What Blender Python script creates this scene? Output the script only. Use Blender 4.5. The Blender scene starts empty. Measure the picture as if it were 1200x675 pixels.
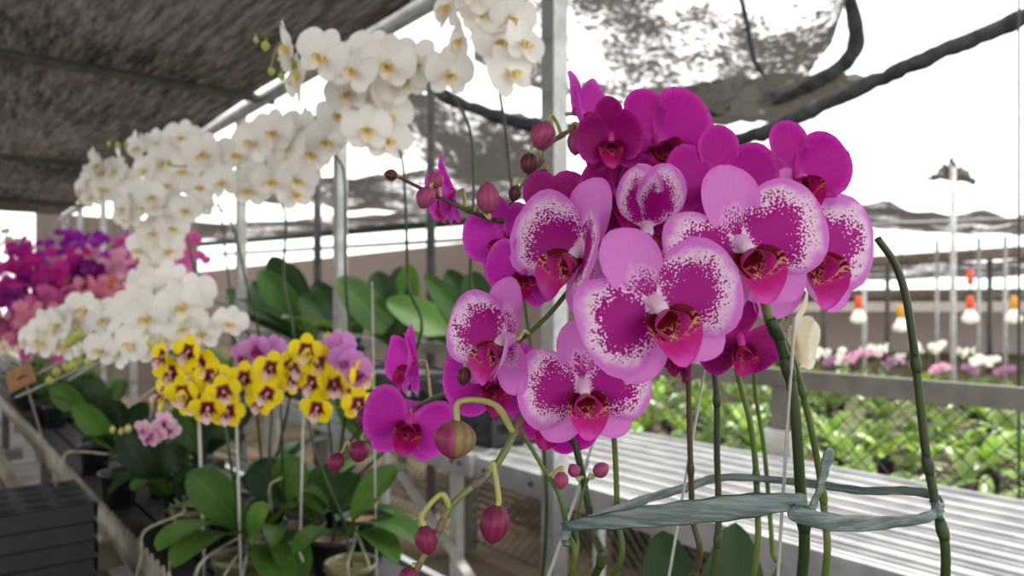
import bpy, math, random
import numpy as np
from mathutils import Vector, Matrix, noise as mnoise

random.seed(7)
rng = random.Random(11)
C = bpy.context.scene.collection
F, CX, HY, CAMZ = 867.0, 600.0, 355.0, 1.45
SN, CS = 0.628, 0.778            # the benches run 39 degrees to the left of the view
UP = Vector((0, 0, 1))

def at(px, py, Y):
    return Vector(((px - CX) / F * Y, Y, CAMZ - (py - HY) / F * Y))
def atd(px, py, d):
    return at(px, py, d / ((px - CX) / F * CS + SN))
def rc(s, d, z=0.0):
    return Vector((-SN * s + CS * d, CS * s + SN * d, z))
ROWROT = Matrix.Rotation(math.atan2(SN, CS), 4, 'Z')   # local x = d axis, local y = row axis

# ------------------------------------------------------------------ materials
def lin(c):
    return tuple(((v / 255) / 12.92 if v / 255 <= 0.04045 else ((v / 255 + 0.055) / 1.055) ** 2.4) for v in c) + (1.0,)
class NT:
    def __init__(s, name):
        s.m = bpy.data.materials.new(name); s.m.use_nodes = True
        s.t = s.m.node_tree; s.t.nodes.clear()
        s.out = s.n('ShaderNodeOutputMaterial')
    def n(s, ty, **kw):
        nd = s.t.nodes.new(ty)
        for k, v in kw.items():
            if k.startswith('i_'):
                k2 = k[2:]
                nd.inputs[int(k2) if k2.isdigit() else k2.replace('_', ' ')].default_value = v
            else: setattr(nd, k, v)
        return nd
    def l(s, a, b): s.t.links.new(a, b)
    def math(s, op, a, b=None, c=None, clamp=False):
        nd = s.n('ShaderNodeMath', operation=op); nd.use_clamp = clamp
        for i, v in enumerate((a, b, c)):
            if v is None: continue
            if isinstance(v, (int, float)): nd.inputs[i].default_value = v
            else: s.l(v, nd.inputs[i])
        return nd.outputs[0]
    def mix(s, f, a, b):
        nd = s.n('ShaderNodeMix', data_type='RGBA')
        for i, v in ((0, f), (6, a), (7, b)):
            if isinstance(v, (int, float, tuple)): nd.inputs[i].default_value = v
            else: s.l(v, nd.inputs[i])
        return nd.outputs[2]
    def noise(s, scale, detail=3, vec=None, rough=.55):
        nd = s.n('ShaderNodeTexNoise'); nd.inputs['Scale'].default_value = scale
        nd.inputs['Detail'].default_value = detail; nd.inputs['Roughness'].default_value = rough
        if vec is not None: s.l(vec, nd.inputs['Vector'])
        return nd.outputs['Fac']
    def smooth(s, v, a, b):
        nd = s.n('ShaderNodeMapRange', interpolation_type='SMOOTHSTEP')
        s.l(v, nd.inputs[0]); nd.inputs[1].default_value = a; nd.inputs[2].default_value = b
        return nd.outputs[0]
    def uv(s):
        return s.n('ShaderNodeTexCoord').outputs['UV']
    def obj(s):
        return s.n('ShaderNodeTexCoord').outputs['Object']
    def surf(s, color, rough=.5, trans=0.0, tcol=None, spec=.3, metal=0.0, bump=None, bstr=.2, bdist=.002, sss=0):
        p = s.n('ShaderNodeBsdfPrincipled')
        if isinstance(color, tuple): p.inputs['Base Color'].default_value = color
        else: s.l(color, p.inputs['Base Color'])
        if isinstance(rough, float): p.inputs['Roughness'].default_value = rough
        else: s.l(rough, p.inputs['Roughness'])
        p.inputs['Specular IOR Level'].default_value = spec
        p.inputs['Metallic'].default_value = metal
        if bump is not None:
            b = s.n('ShaderNodeBump'); b.inputs['Strength'].default_value = bstr; b.inputs['Distance'].default_value = bdist
            s.l(bump, b.inputs['Height']); s.l(b.outputs[0], p.inputs['Normal'])
        sh = p.outputs[0]
        if trans > 0:
            t = s.n('ShaderNodeBsdfTranslucent')
            tc = color if tcol is None else tcol
            if isinstance(tc, tuple): t.inputs[0].default_value = tc
            else: s.l(tc, t.inputs[0])
            mx = s.n('ShaderNodeMixShader'); mx.inputs[0].default_value = trans
            s.l(sh, mx.inputs[1]); s.l(t.outputs[0], mx.inputs[2]); sh = mx.outputs[0]
        return sh
    def done(s, sh): s.l(sh, s.out.inputs[0]); return s.m

def plain(name, c, rough=.5, trans=0.0, spec=.3, metal=0.0, c2=None, nscale=8.0, bstr=0.0):
    k = NT(name)
    col = lin(c)
    if c2 is not None:
        f = k.noise(nscale, 4, k.obj())
        col = k.mix(k.smooth(f, .35, .65), lin(c), lin(c2))
        if bstr: return k.done(k.surf(col, rough, trans, None, spec, metal, f, bstr))
    return k.done(k.surf(col, rough, trans, None, spec, metal))

def petal_plain(name, base, edge, vein, trans=.4, rough=.55, centre=None, cr=(.30, .05)):
    k = NT(name); uv = k.uv()
    sx = k.n('ShaderNodeSeparateXYZ'); k.l(uv, sx.inputs[0]); u, t = sx.outputs[0], sx.outputs[1]
    tc = k.math('SUBTRACT', t, .5)
    d = k.math('SQRT', k.math('ADD', k.math('POWER', k.math('MULTIPLY', k.math('SUBTRACT', u, .55), 2.2), 2.0),
                              k.math('POWER', k.math('MULTIPLY', tc, 2.05), 2.0)))
    col = k.mix(k.smooth(d, .72, 1.02), lin(base), lin(edge))
    ang = k.math('ARCTAN2', tc, k.math('ADD', u, .15))
    w = k.math('SINE', k.math('MULTIPLY', ang, 46.0))
    vf = k.math('MULTIPLY', k.smooth(w, .55, 1.0), .35)
    col = k.mix(vf, col, lin(vein))
    if centre is not None:
        col = k.mix(k.smooth(k.math('ADD', u, k.math('MULTIPLY', k.math('SUBTRACT', k.noise(8., 2, uv), .5), .2)), cr[0], cr[1]), col, lin(centre))
    return k.done(k.surf(col, rough, trans, None, .25, 0, w, .08, .0006))

def petal_spotted(name, spot=(170, 8, 136), white=(244, 216, 242), rim=(220, 126, 218), uc=.40, ur=.47, tr=.40, k_=.66, sc=36.):
    k = NT(name); uv = k.uv()
    sx = k.n('ShaderNodeSeparateXYZ'); k.l(uv, sx.inputs[0]); u, t = sx.outputs[0], sx.outputs[1]
    oi = k.n('ShaderNodeObjectInfo').outputs['Random']
    tc = k.math('SUBTRACT', t, .5)
    vec = k.n('ShaderNodeCombineXYZ'); k.l(u, vec.inputs[0]); k.l(k.math('MULTIPLY', tc, 1.15), vec.inputs[1]); k.l(k.math('MULTIPLY', oi, 37.0), vec.inputs[2])
    big = k.noise(3.4, 2, vec.outputs[0])
    d = k.math('SQRT', k.math('ADD', k.math('POWER', k.math('DIVIDE', k.math('SUBTRACT', u, uc), ur), 2.0),
                              k.math('POWER', k.math('DIVIDE', tc, tr), 2.0)))
    d = k.math('ADD', d, k.math('MULTIPLY', k.math('SUBTRACT', big, .5), .9))
    fine = k.noise(sc, 1.0, vec.outputs[0], .4)
    # speckle threshold: solid in the middle, broken dots at the fringe
    val = k.math('ADD', fine, k.math('MULTIPLY', k.math('SUBTRACT', .82, d), k_))
    spotf = k.smooth(val, .49, .53)
    cut = k.smooth(d, 1.16, 1.06)
    spotf = k.math('MULTIPLY', spotf, cut)
    dr = k.math('SQRT', k.math('ADD', k.math('POWER', k.math('MULTIPLY', k.math('SUBTRACT', u, .52), 2.05), 2.0),
                               k.math('POWER', k.math('MULTIPLY', tc, 2.0), 2.0)))
    dr = k.math('ADD', dr, k.math('MULTIPLY', k.math('SUBTRACT', big, .5), .5))
    ground = k.mix(k.math('MAXIMUM', k.math('MULTIPLY', k.smooth(d, .98, 1.30), .85), k.smooth(dr, .72, .95)), lin(white), lin(rim))
    ang = k.math('ARCTAN2', tc, k.math('ADD', u, .2))
    w = k.math('SINE', k.math('MULTIPLY', ang, 50.0))
    ground = k.mix(k.math('MULTIPLY', k.smooth(w, .2, 1.0), .22), ground, lin(rim))
    basewhite = k.smooth(k.math('ADD', u, k.math('MULTIPLY', k.math('SUBTRACT', fine, .5), .16)), .15, .09)
    col = k.mix(spotf, ground, lin(spot))
    col = k.mix(basewhite, col, lin(white))
    return k.done(k.surf(col, .5, .38, None, .25, 0, w, .06, .0006))

def lip_mat(name, throat=(112, 4, 26), mark=(240, 204, 160), tip=(204, 44, 140), tip2=(226, 84, 214)):
    k = NT(name); uv = k.uv()
    sx = k.n('ShaderNodeSeparateXYZ'); k.l(uv, sx.inputs[0]); u = sx.outputs[0]
    nz = k.noise(9.0, 3, uv)
    u2 = k.math('ADD', u, k.math('MULTIPLY', k.math('SUBTRACT', nz, .5), .34))
    col = k.mix(k.smooth(u2, .38, .56), lin(throat), lin(tip))
    ridge = k.smooth(k.math('ABSOLUTE', k.math('SUBTRACT', k.noise(6.5, 2, uv), .5)), .05, .02)
    band = k.math('MULTIPLY', k.smooth(u, .24, .36), k.smooth(u, .60, .48))
    col = k.mix(k.math('MULTIPLY', ridge, band), col, lin(mark))
    col = k.mix(k.smooth(u2, .62, 1.0), col, k.mix(.5, lin(tip), lin(tip2)))
    return k.done(k.surf(col, .4, .25, None, .3))

M = {}
M['spot_petal'] = petal_spotted('spotted_petal')
M['spot_sepal'] = petal_spotted('spotted_sepal', uc=.10, ur=.36, tr=.25, k_=.30, white=(232, 186, 232), rim=(222, 120, 216))
M['mag_petal'] = petal_plain('magenta_petal', (178, 14, 148), (204, 52, 178), (156, 8, 128))
M['mag_dark'] = petal_plain('wine_petal', (146, 4, 106), (172, 26, 134), (120, 0, 86), .34)  # backlit magenta petals: their shade is put into this darker copy
M['mag_bright'] = petal_plain('orchid_pink_petal', (196, 40, 178), (214, 76, 198), (176, 24, 156))
M['white_petal'] = petal_plain('white_petal', (252, 250, 246), (247, 244, 240), (240, 234, 228), .3, .5)
M['cream_petal'] = petal_plain('cream_petal', (238, 232, 206), (244, 240, 222), (228, 218, 188), .4)
M['yellow_petal'] = petal_plain('yellow_petal', (250, 226, 24), (252, 236, 60), (244, 210, 20), .3, .5, (122, 8, 34), (.46, .30))
M['lilac_petal'] = petal_plain('lilac_petal', (218, 146, 216), (230, 172, 230), (196, 116, 198), .4, .5, (150, 40, 130))
M['striped_petal'] = petal_plain('pink_white_petal', (238, 190, 216), (246, 232, 240), (190, 60, 130), .4, .5, (186, 36, 110))
M['spot_lip'] = lip_mat('spotted_lip', mark=(226, 170, 140))
M['mag_lip'] = lip_mat('magenta_lip', (116, 4, 60), (206, 110, 60), (178, 10, 112), (206, 40, 160))
M['white_lip'] = lip_mat('white_lip', (236, 206, 104), (240, 216, 140), (248, 242, 224), (248, 244, 236))
M['yellow_lip'] = lip_mat('maroon_lip', (128, 8, 40), (236, 190, 190), (240, 206, 206), (248, 236, 226))
M['lilac_lip'] = lip_mat('lilac_lip', (150, 30, 110), (210, 130, 180), (184, 60, 156), (200, 90, 180))
M['column_pale'] = plain('column_pale', (246, 214, 240), .4, .3)
M['column_pink'] = plain('column_pink', (222, 70, 176), .4, .3)
M['column_white'] = plain('column_white', (246, 240, 224), .4, .3)
M['column_red'] = plain('column_red', (240, 214, 216), .4, .3)
for nm, c in (('far_purple', (176, 40, 186)), ('far_magenta', (206, 40, 160)), ('far_rose', (214, 100, 172)), ('far_salmon', (234, 152, 180)),
              ('far_pale', (236, 180, 208)), ('far_orange', (230, 130, 90)), ('far_plum', (140, 20, 136)), ('far_white', (244, 242, 236)), ('far_mauve', (168, 120, 160))):
    M[nm] = plain(nm + '_petal', c, .55, .4)

def stem_mat(name, a, b, rough=.45):
    k = NT(name)
    f = k.noise(14.0, 3, k.obj())
    col = k.mix(k.smooth(f, .38, .66), lin(a), lin(b))
    return k.done(k.surf(col, rough, 0, None, .4))
M['stem'] = stem_mat('green_stem', (64, 88, 34), (92, 112, 48))
M['stem_dark'] = stem_mat('dark_stem', (36, 56, 24), (60, 72, 34))
M['stem_brown'] = stem_mat('brown_stem', (72, 54, 38), (70, 82, 40))
M['stem_olive'] = stem_mat('olive_stem', (100, 112, 60), (124, 126, 82))
M['pedicel'] = stem_mat('pedicel_green', (150, 154, 84), (176, 170, 110))
M['node'] = plain('node_purple', (110, 94, 82), .6)
def bud_mat(name, a, b, seam, g=None):
    k = NT(name); ob = k.uv()
    sx = k.n('ShaderNodeSeparateXYZ'); k.l(ob, sx.inputs[0])
    nz = k.noise(7.0, 3, ob)
    w = k.math('SINE', k.math('ADD', k.math('MULTIPLY', sx.outputs[1], 62.83), k.math('MULTIPLY', nz, 5.0)))
    col = k.mix(k.smooth(w, -.4, 1.0), lin(a), lin(b))
    col = k.mix(k.math('MULTIPLY', k.smooth(sx.outputs[0], .25, .0), .6), col, lin(seam))
    if g is not None:
        so_ = k.n('ShaderNodeSeparateXYZ'); k.l(k.obj(), so_.inputs[0]); xo = so_.outputs[0]
        col = k.mix(k.smooth(xo, -.003, .002), col, k.mix(k.smooth(w, -.5, .9), lin((140, 130, 84)), lin((134, 102, 84))))
    return k.done(k.surf(col, .45, .1, None, .25, 0, w, .06, .0006))
M['bud'] = bud_mat('rose_bud', (118, 34, 72), (128, 46, 82), (96, 56, 56))
M['bud_big'] = bud_mat('striped_bud', (136, 46, 88), (152, 70, 104), (140, 120, 80), True)
M['bud_pink'] = bud_mat('dusty_bud', (150, 64, 104), (160, 76, 114), (140, 90, 80))
M['bud_dark'] = bud_mat('brown_bud', (82, 36, 46), (104, 60, 62), (96, 96, 50))
M['bud_green'] = plain('green_bud', (176, 186, 84), .5, .2, .3, 0, (206, 208, 120), 30.)

def leaf_mat(name, a, b, back=(90, 120, 60), rough=.45):
    k = NT(name); uv = k.uv()
    sx = k.n('ShaderNodeSeparateXYZ'); k.l(uv, sx.inputs[0])
    oi = k.n('ShaderNodeObjectInfo').outputs['Random']
    vec = k.n('ShaderNodeVectorMath', operation='SCALE'); vec.inputs['Scale'].default_value = 1.0
    k.l(uv, vec.inputs[0])
    f = k.noise(3.0, 3, vec.outputs[0])
    f = k.math('ADD', k.math('MULTIPLY', f, .6), k.math('MULTIPLY', oi, .45))
    col = k.mix(k.smooth(f, .25, .8), lin(a), lin(b))
    mid = k.smooth(k.math('ABSOLUTE', k.math('SUBTRACT', sx.outputs[1], .5)), .03, .0)
    col = k.mix(k.math('MULTIPLY', mid, .4), col, lin(back))
    w = k.math('SINE', k.math('MULTIPLY', sx.outputs[1], 120.0))
    return k.done(k.surf(col, rough, .2, lin(back), .22, 0, w, .08, .001))
M['leaf'] = leaf_mat('orchid_leaf', (42, 76, 26), (74, 112, 42), (96, 126, 52))
M['leaf_light'] = leaf_mat('fresh_leaf', (62, 104, 36), (98, 140, 58), (112, 146, 66))
M['leaf_dark'] = leaf_mat('dark_leaf', (22, 46, 22), (40, 68, 32), (54, 82, 38), .42)
M['leaf_bed'] = leaf_mat('bed_leaf', (70, 108, 30), (136, 172, 64), (150, 190, 60), .25)
M['leaf_bed2'] = leaf_mat('bed_leaf_pale', (64, 90, 46), (120, 144, 76), (120, 150, 70), .22)

M['galv'] = plain('galvanised_steel', (150, 152, 152), .45, 0, .5, .25, (176, 178, 178), 18.)
M['galv_dark'] = plain('weathered_steel', (104, 102, 98), .55, 0, .4, .1, (84, 82, 80), 12.)
M['rail_metal'] = plain('rail_steel', (108, 104, 96), .6, 0, .4, .1, (88, 84, 76), 6.)
M['alu'] = plain('bench_aluminium', (196, 198, 198), .38, 0, .5, .35, (170, 172, 174), 9.)
M['alu_white'] = plain('white_metal', (206, 206, 202), .5, 0, .4, 0, (184, 184, 180), 12.)
M['dark_post'] = plain('dark_post', (58, 56, 56), .7, 0, .3, 0, (42, 40, 40), 10.)
M['black_plastic'] = plain('black_plastic', (32, 35, 40), .38, 0, .5, 0, (24, 26, 30), 20.)
M['tray_plastic'] = plain('glossy_black_tray', (34, 36, 40), .5, 0, .4, 0, (26, 28, 32), 20.)
M['clear_pot'] = plain('translucent_pot', (132, 136, 100), .35, .35, .5, 0, (96, 92, 62), 25.)
M['moss'] = plain('sphagnum', (120, 104, 76), .95, 0, .1, 0, (84, 74, 52), 60., .6)
M['root'] = plain('aerial_root', (168, 166, 146), .7, 0, .2, 0, (132, 136, 108), 40.)
M['wire'] = plain('chain_link_wire', (78, 72, 62), .6, 0, .3, .2)
M['stake'] = plain('pale_stake', (196, 196, 190), .35, .25, .5)
M['cord'] = plain('black_cord', (40, 38, 40), .8)
M['card'] = plain('brown_card', (156, 120, 86), .85, 0, .1, 0, (140, 104, 74), 30.)
M['ink'] = plain('dark_ink', (58, 54, 54), .8)
M['wood'] = plain('pale_wood', (150, 142, 126), .8, 0, .2, 0, (122, 112, 98), 10., .2)
M['pale_rail'] = plain('weathered_rail', (172, 166, 152), .7, 0, .3, 0, (140, 132, 118), 14.)
M['orange'] = plain('orange_plastic', (226, 92, 52), .5, .2)
M['amber'] = plain('amber_plastic', (216, 160, 60), .5, .2)
M['bulb'] = plain('frosted_bulb', (250, 250, 246), .25, .4)

def net(name, col, density, scale=40., clump=2.0, aniso=None, lo=.42, hi=.58, trans=.3):
    k = NT(name); v = k.obj()
    if aniso:
        mp = k.n('ShaderNodeMapping'); mp.inputs['Scale'].default_value = aniso; k.l(v, mp.inputs[0]); v = mp.outputs[0]
    a = k.noise(scale, 2, v); b = k.noise(clump, 4, v, .6)
    val = k.math('ADD', k.math('ADD', k.math('MULTIPLY', a, .55), k.math('MULTIPLY', b, .9)), density - .72)
    f = k.smooth(val, lo, hi)
    sh = k.surf(lin(col), .85, trans, lin(col), .1)
    tr = k.n('ShaderNodeBsdfTransparent')
    mx = k.n('ShaderNodeMixShader'); k.l(f, mx.inputs[0]); k.l(tr.outputs[0], mx.inputs[1]); k.l(sh, mx.inputs[2])
    return k.done(mx.outputs[0])
M['net_thin'] = net('thin_shade_net', (70, 66, 62), .585, 26., 1.6, None, .40, .66)
M['net_mid'] = net('grey_shade_net', (84, 80, 78), .68, 14., .9, None, .38, .70)
M['net_far'] = net('far_shade_net', (104, 94, 88), .86, 7., .5, None, .30, .55)
M['net_pale'] = net('pale_shade_net', (168, 160, 154), .84, 5., .5, (1., 1., 3.), .30, .60)  # far net in a lightened colour, painting in the distance haze
M['net_roll'] = plain('rolled_net', (58, 58, 60), .9, 0, .1, 0, (40, 40, 42), 14., .5)

def roof_mat():
    k = NT('dark_shade_cloth')
    v = k.obj(); mp = k.n('ShaderNodeMapping'); mp.inputs['Scale'].default_value = (9.0, 0.7, 1.0); k.l(v, mp.inputs[0])
    st = k.noise(3.0, 5, mp.outputs[0], .65)
    mp2 = k.n('ShaderNodeMapping'); mp2.inputs['Scale'].default_value = (60.0, 7.0, 1.0); k.l(v, mp2.inputs[0]); fi = k.noise(1.0, 4, mp2.outputs[0], .7)
    bl = k.noise(.7, 3, v)
    f = k.math('ADD', k.math('ADD', k.math('MULTIPLY', st, .45), k.math('MULTIPLY', fi, .5)), k.math('MULTIPLY', bl, .35))
    col = k.mix(k.smooth(f, .42, .92), lin((30, 26, 23)), lin((116, 106, 97)))
    tcol = k.mix(k.smooth(f, .48, .95), lin((14, 12, 11)), lin((96, 90, 84)))
    return k.done(k.surf(col, .9, .35, tcol, .1))
M['roof'] = roof_mat()
def soil_mat():
    k = NT('dry_soil'); v = k.obj()
    a = k.noise(1.4, 5, v); b = k.noise(22., 4, v, .7)
    col = k.mix(k.smooth(a, .35, .65), lin((74, 64, 54)), lin((108, 94, 78)))
    col = k.mix(k.smooth(b, .52, .72), col, lin((66, 58, 44)))
    col = k.mix(k.smooth(k.noise(9., 3, v), .6, .7), col, lin((104, 112, 62)))
    return k.done(k.surf(col, .95, 0, None, .1, 0, b, .6, .01))
M['soil'] = soil_mat()
M['mat'] = plain('woven_ground_mat', (74, 72, 70), .8, 0, .2, 0, (52, 50, 50), 5., .1)
def ribbon_mat():
    k = NT('grey_green_tape'); v = k.obj(); mp = k.n('ShaderNodeMapping'); mp.inputs['Scale'].default_value = (30., 30., 260.); k.l(v, mp.inputs[0])
    f = k.noise(1.0, 4, mp.outputs[0])
    col = k.mix(k.smooth(f, .35, .7), lin((88, 106, 104)), lin((138, 154, 150)))
    return k.done(k.surf(col, .36, .2, None, .5, 0, f, .7, .002))
M['ribbon'] = ribbon_mat()

# ------------------------------------------------------------------ objects
W = {}
def link(o, parent, mw):
    C.objects.link(o)
    if parent is not None:
        o.parent = parent
        o.matrix_local = W[parent.name].inverted() @ mw
    else:
        o.matrix_local = mw
    W[o.name] = mw.copy()
    return o
def mesh(name, verts, faces, mats, uvs=None, mi=None, smooth=True):
    me = bpy.data.meshes.new(name)
    me.from_pydata([tuple(v) for v in verts], [], [tuple(f) for f in faces])
    for m in (mats if isinstance(mats, (list, tuple)) else [mats]):
        me.materials.append(m)
    if smooth: me.polygons.foreach_set('use_smooth', [True] * len(me.polygons))
    if mi is not None: me.polygons.foreach_set('material_index', mi)
    if uvs is not None:
        ul = me.uv_layers.new(name='UVMap')
        idx = np.zeros(len(me.loops), dtype=np.int32); me.loops.foreach_get('vertex_index', idx)
        ul.data.foreach_set('uv', np.asarray(uvs, dtype=np.float32)[idx].ravel())
    me.update()
    return me
def obj(name, me, parent=None, mw=None):
    return link(bpy.data.objects.new(name, me), parent, Matrix.Identity(4) if mw is None else mw)
def tag(o, label=None, cat=None, group=None, kind=None):
    if label: o['label'] = label
    if cat: o['category'] = cat
    if group: o['group'] = group
    if kind: o['kind'] = kind
    return o
def thing(name, label, cat, loc, group=None, mw=None):
    o = bpy.data.objects.new(name, None); o.empty_display_size = .05
    link(o, None, Matrix.Translation(loc) if mw is None else mw)
    return tag(o, label, cat, group)

class MB:
    def __init__(s): s.v, s.f, s.uv, s.mi = [], [], [], []
    def add(s, v, f, uv=None, m=0):
        b = len(s.v); s.v += [tuple(x) for x in v]; s.f += [tuple(b + i for i in q) for q in f]
        s.uv += (uv if uv is not None else [(0, 0)] * len(v)); s.mi += [m] * len(f)
        return s
    def box(s, lo, hi, m=0, bev=0.0):
        x0, y0, z0 = lo; x1, y1, z1 = hi
        v = [(x0, y0, z0), (x1, y0, z0), (x1, y1, z0), (x0, y1, z0), (x0, y0, z1), (x1, y0, z1), (x1, y1, z1), (x0, y1, z1)]
        return s.add(v, [(0, 3, 2, 1), (4, 5, 6, 7), (0, 1, 5, 4), (1, 2, 6, 5), (2, 3, 7, 6), (3, 0, 4, 7)], None, m)
    def bar(s, a, b, w, h, up=UP, m=0):
        a, b = Vector(a), Vector(b); t = (b - a).normalized(); x = t.cross(up)
        if x.length < 1e-4: x = t.cross(Vector((1, 0, 0)))
        x.normalize(); y = x.cross(t).normalized()
        v = []
        for p in (a, b):
            for sx, sy in ((-1, -1), (1, -1), (1, 1), (-1, 1)): v.append(p + x * (sx * w / 2) + y * (sy * h / 2))
        return s.add(v, [(3, 2, 1, 0), (4, 5, 6, 7), (0, 1, 5, 4), (1, 2, 6, 5), (2, 3, 7, 6), (3, 0, 4, 7)], None, m)
    def tube(s, pts, r, n=8, m=0, cap=True):
        v, f, uv = tube_geo(pts, r, n, cap); return s.add(v, f, uv, m)
    def mesh(s, name, mats, smooth=True): return mesh(name, s.v, s.f, mats, s.uv, s.mi, smooth)

def crom(pts, k=6):
    P = [Vector(p) for p in pts]
    if len(P) < 3: return [P[0].lerp(P[-1], i / k) for i in range(k + 1)]
    P = [P[0] * 2 - P[1]] + P + [P[-1] * 2 - P[-2]]
    out = []
    for i in range(1, len(P) - 2):
        a, b, c, d = P[i - 1:i + 3]
        for j in range(k):
            t = j / k
            out.append(.5 * ((2 * b) + (c - a) * t + (2 * a - 5 * b + 4 * c - d) * t * t + (3 * b - a - 3 * c + d) * t ** 3))
    out.append(P[-2]); return out
def tube_geo(pts, r, n=8, cap=True):
    P = [Vector(p) for p in pts]; N = len(P)
    rr = r if isinstance(r, (list, tuple)) else [r] * N
    V, Fc, U = [], [], []
    t = (P[1] - P[0]).normalized(); x = t.orthogonal().normalized(); L = 0
    for i in range(N):
        t2 = (P[min(i + 1, N - 1)] - P[max(i - 1, 0)]).normalized()
        if t2.length < .5: t2 = t
        x = (x - t2 * x.dot(t2))
        x = x.normalized() if x.length > 1e-6 else t2.orthogonal().normalized()
        y = t2.cross(x)
        if i: L += (P[i] - P[i - 1]).length
        for j in range(n):
            a = 2 * math.pi * j / n
            V.append(P[i] + (x * math.cos(a) + y * math.sin(a)) * rr[i]); U.append((L, j / n))
        t = t2
    for i in range(N - 1):
        for j in range(n):
            k = (j + 1) % n
            Fc.append((i * n + j, i * n + k, (i + 1) * n + k, (i + 1) * n + j))
    if cap:
        Fc.append(tuple(range(n - 1, -1, -1))); Fc.append(tuple((N - 1) * n + j for j in range(n)))
    return V, Fc, U

# ------------------------------------------------------------------ flower geometry
PROF = {
    'petal': ([0, .05, .12, .22, .35, .5, .62, .74, .85, .93, .975, 1], [.12, .20, .40, .66, .88, .985, 1, .95, .80, .58, .36, .0]),
    'sepal': ([0, .1, .25, .45, .6, .75, .87, .95, .985, 1], [.30, .46, .74, .97, 1, .92, .70, .44, .26, .0]),
    'round': ([0, .1, .25, .45, .6, .75, .87, .95, .985, 1], [.25, .50, .82, 1, 1, .88, .66, .42, .24, .0]),
    'lip': ([0, .12, .3, .48, .62, .78, .9, .97, 1], [.62, .88, 1, 1, .93, .74, .50, .28, .0]),
    'leaf': ([0, .08, .2, .4, .6, .78, .9, .97, 1], [.34, .42, .62, .92, 1, .88, .60, .32, .0]),
}
def tepal(L, Wd, prof, nu=14, nv=10, cup=.0, trans=.0, wave=.0, seed=0, tipc=0.0, fold=0.0, skew=0.0):
    xs, ys = PROF[prof]; r = random.Random(seed); ph, ph2 = r.uniform(0, 6), r.uniform(0, 6)
    V, U, Fc = [], [], []
    for i in range(nu + 1):
        u = 1 - (1 - i / nu) ** 1.5 if i > nu * .3 else i / nu
        u = i / nu; u = math.sin(u * math.pi / 2) ** 1.15
        w = float(np.interp(u, xs, ys))
        for j in range(nv + 1):
            v = -1 + 2 * j / nv; t = v * w
            z = cup * u * u * L + trans * t * t * Wd + wave * Wd * abs(v) ** 2.5 * math.sin(u * 7 + ph + (1.7 if v > 0 else 0)) * u
            z += tipc * max(0, u - .7) ** 2 * L * 4 - fold * abs(t) * Wd
            z += .25 * wave * Wd * math.sin(5 * t + ph2 + 4 * u)
            V.append((t * Wd / 2 + skew * math.sin(u * math.pi) * L, u * L, z)); U.append((u, .5 + .5 * t))
    for i in range(nu):
        for j in range(nv):
            a = i * (nv + 1) + j
            Fc.append((a, a + 1, a + nv + 2, a + nv + 1))
    return V, Fc, U
def xf(V, Mx): return [Mx @ Vector(v) for v in V]
def RZ(a): return Matrix.Rotation(math.radians(a), 4, 'Z')
def RX(a): return Matrix.Rotation(math.radians(a), 4, 'X')
def RY(a): return Matrix.Rotation(math.radians(a), 4, 'Y')
def T(*p): return Matrix.Translation(p)

def lip_geo(S, n=9):
    b = MB()
    V, Fc, U = tepal(.36 * S, .29 * S, 'lip', n + 3, n, .18, .50, .03, 3, -.35)
    b.add(xf(V, T(0, -.05 * S, .035 * S) @ RZ(180) @ RX(20)), Fc, U)
    for sgn in (-1, 1):
        V, Fc, U = tepal(.19 * S, .17 * S, 'round', n, max(4, n - 2), .25, .5, .0, 4)
        b.add(xf(V, T(sgn * .03 * S, -.07 * S, .04 * S) @ RZ(-sgn * 112) @ RX(52) @ RY(sgn * 40)), Fc, U)
    return b
def column_geo(S, n=10):
    P = [(0, .025, -.02), (0, .018, .02), (0, .0, .055), (0, -.03, .082), (0, -.052, .088), (0, -.068, .084)]
    R = [.040, .046, .040, .044, .040, .012]
    pts = crom([Vector(p) * S for p in P], 3)
    rr = [float(np.interp(i / (len(pts) - 1) * 5, range(6), R)) * S for i in range(len(pts))]
    b = MB(); b.tube(pts, rr, n); return b

_cache = {}
def cached(key, fn):
    if key not in _cache: _cache[key] = fn()
    return _cache[key]
KINDS = {  # petal mat, sepal mat, lip mat, column mat
    'spotted': ('spot_petal', 'spot_sepal', 'spot_lip', 'column_pale'),
    'magenta': ('mag_petal', 'mag_petal', 'mag_lip', 'column_pink'),
    'wine': ('mag_dark', 'mag_dark', 'mag_lip', 'column_pink'),
    'pink': ('mag_bright', 'mag_bright', 'mag_lip', 'column_pink'),
    'cream': ('cream_petal', 'cream_petal', 'white_lip', 'column_white'),
    'white': ('white_petal', 'white_petal', 'white_lip', 'column_white'),
    'yellow': ('yellow_petal', 'yellow_petal', 'yellow_lip', 'column_red'),
    'lilac': ('lilac_petal', 'lilac_petal', 'lilac_lip', 'column_pink'),
    'striped': ('striped_petal', 'striped_petal', 'lilac_lip', 'column_red'),
}
BASE = Matrix(((1, 0, 0, 0), (0, 0, -1, 0), (0, 1, 0, 0), (0, 0, 0, 1)))
def face(p, yaw, pitch, roll):
    return Matrix.Translation(p) @ RZ(yaw) @ RX(-pitch) @ BASE @ RZ(roll)

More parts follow.
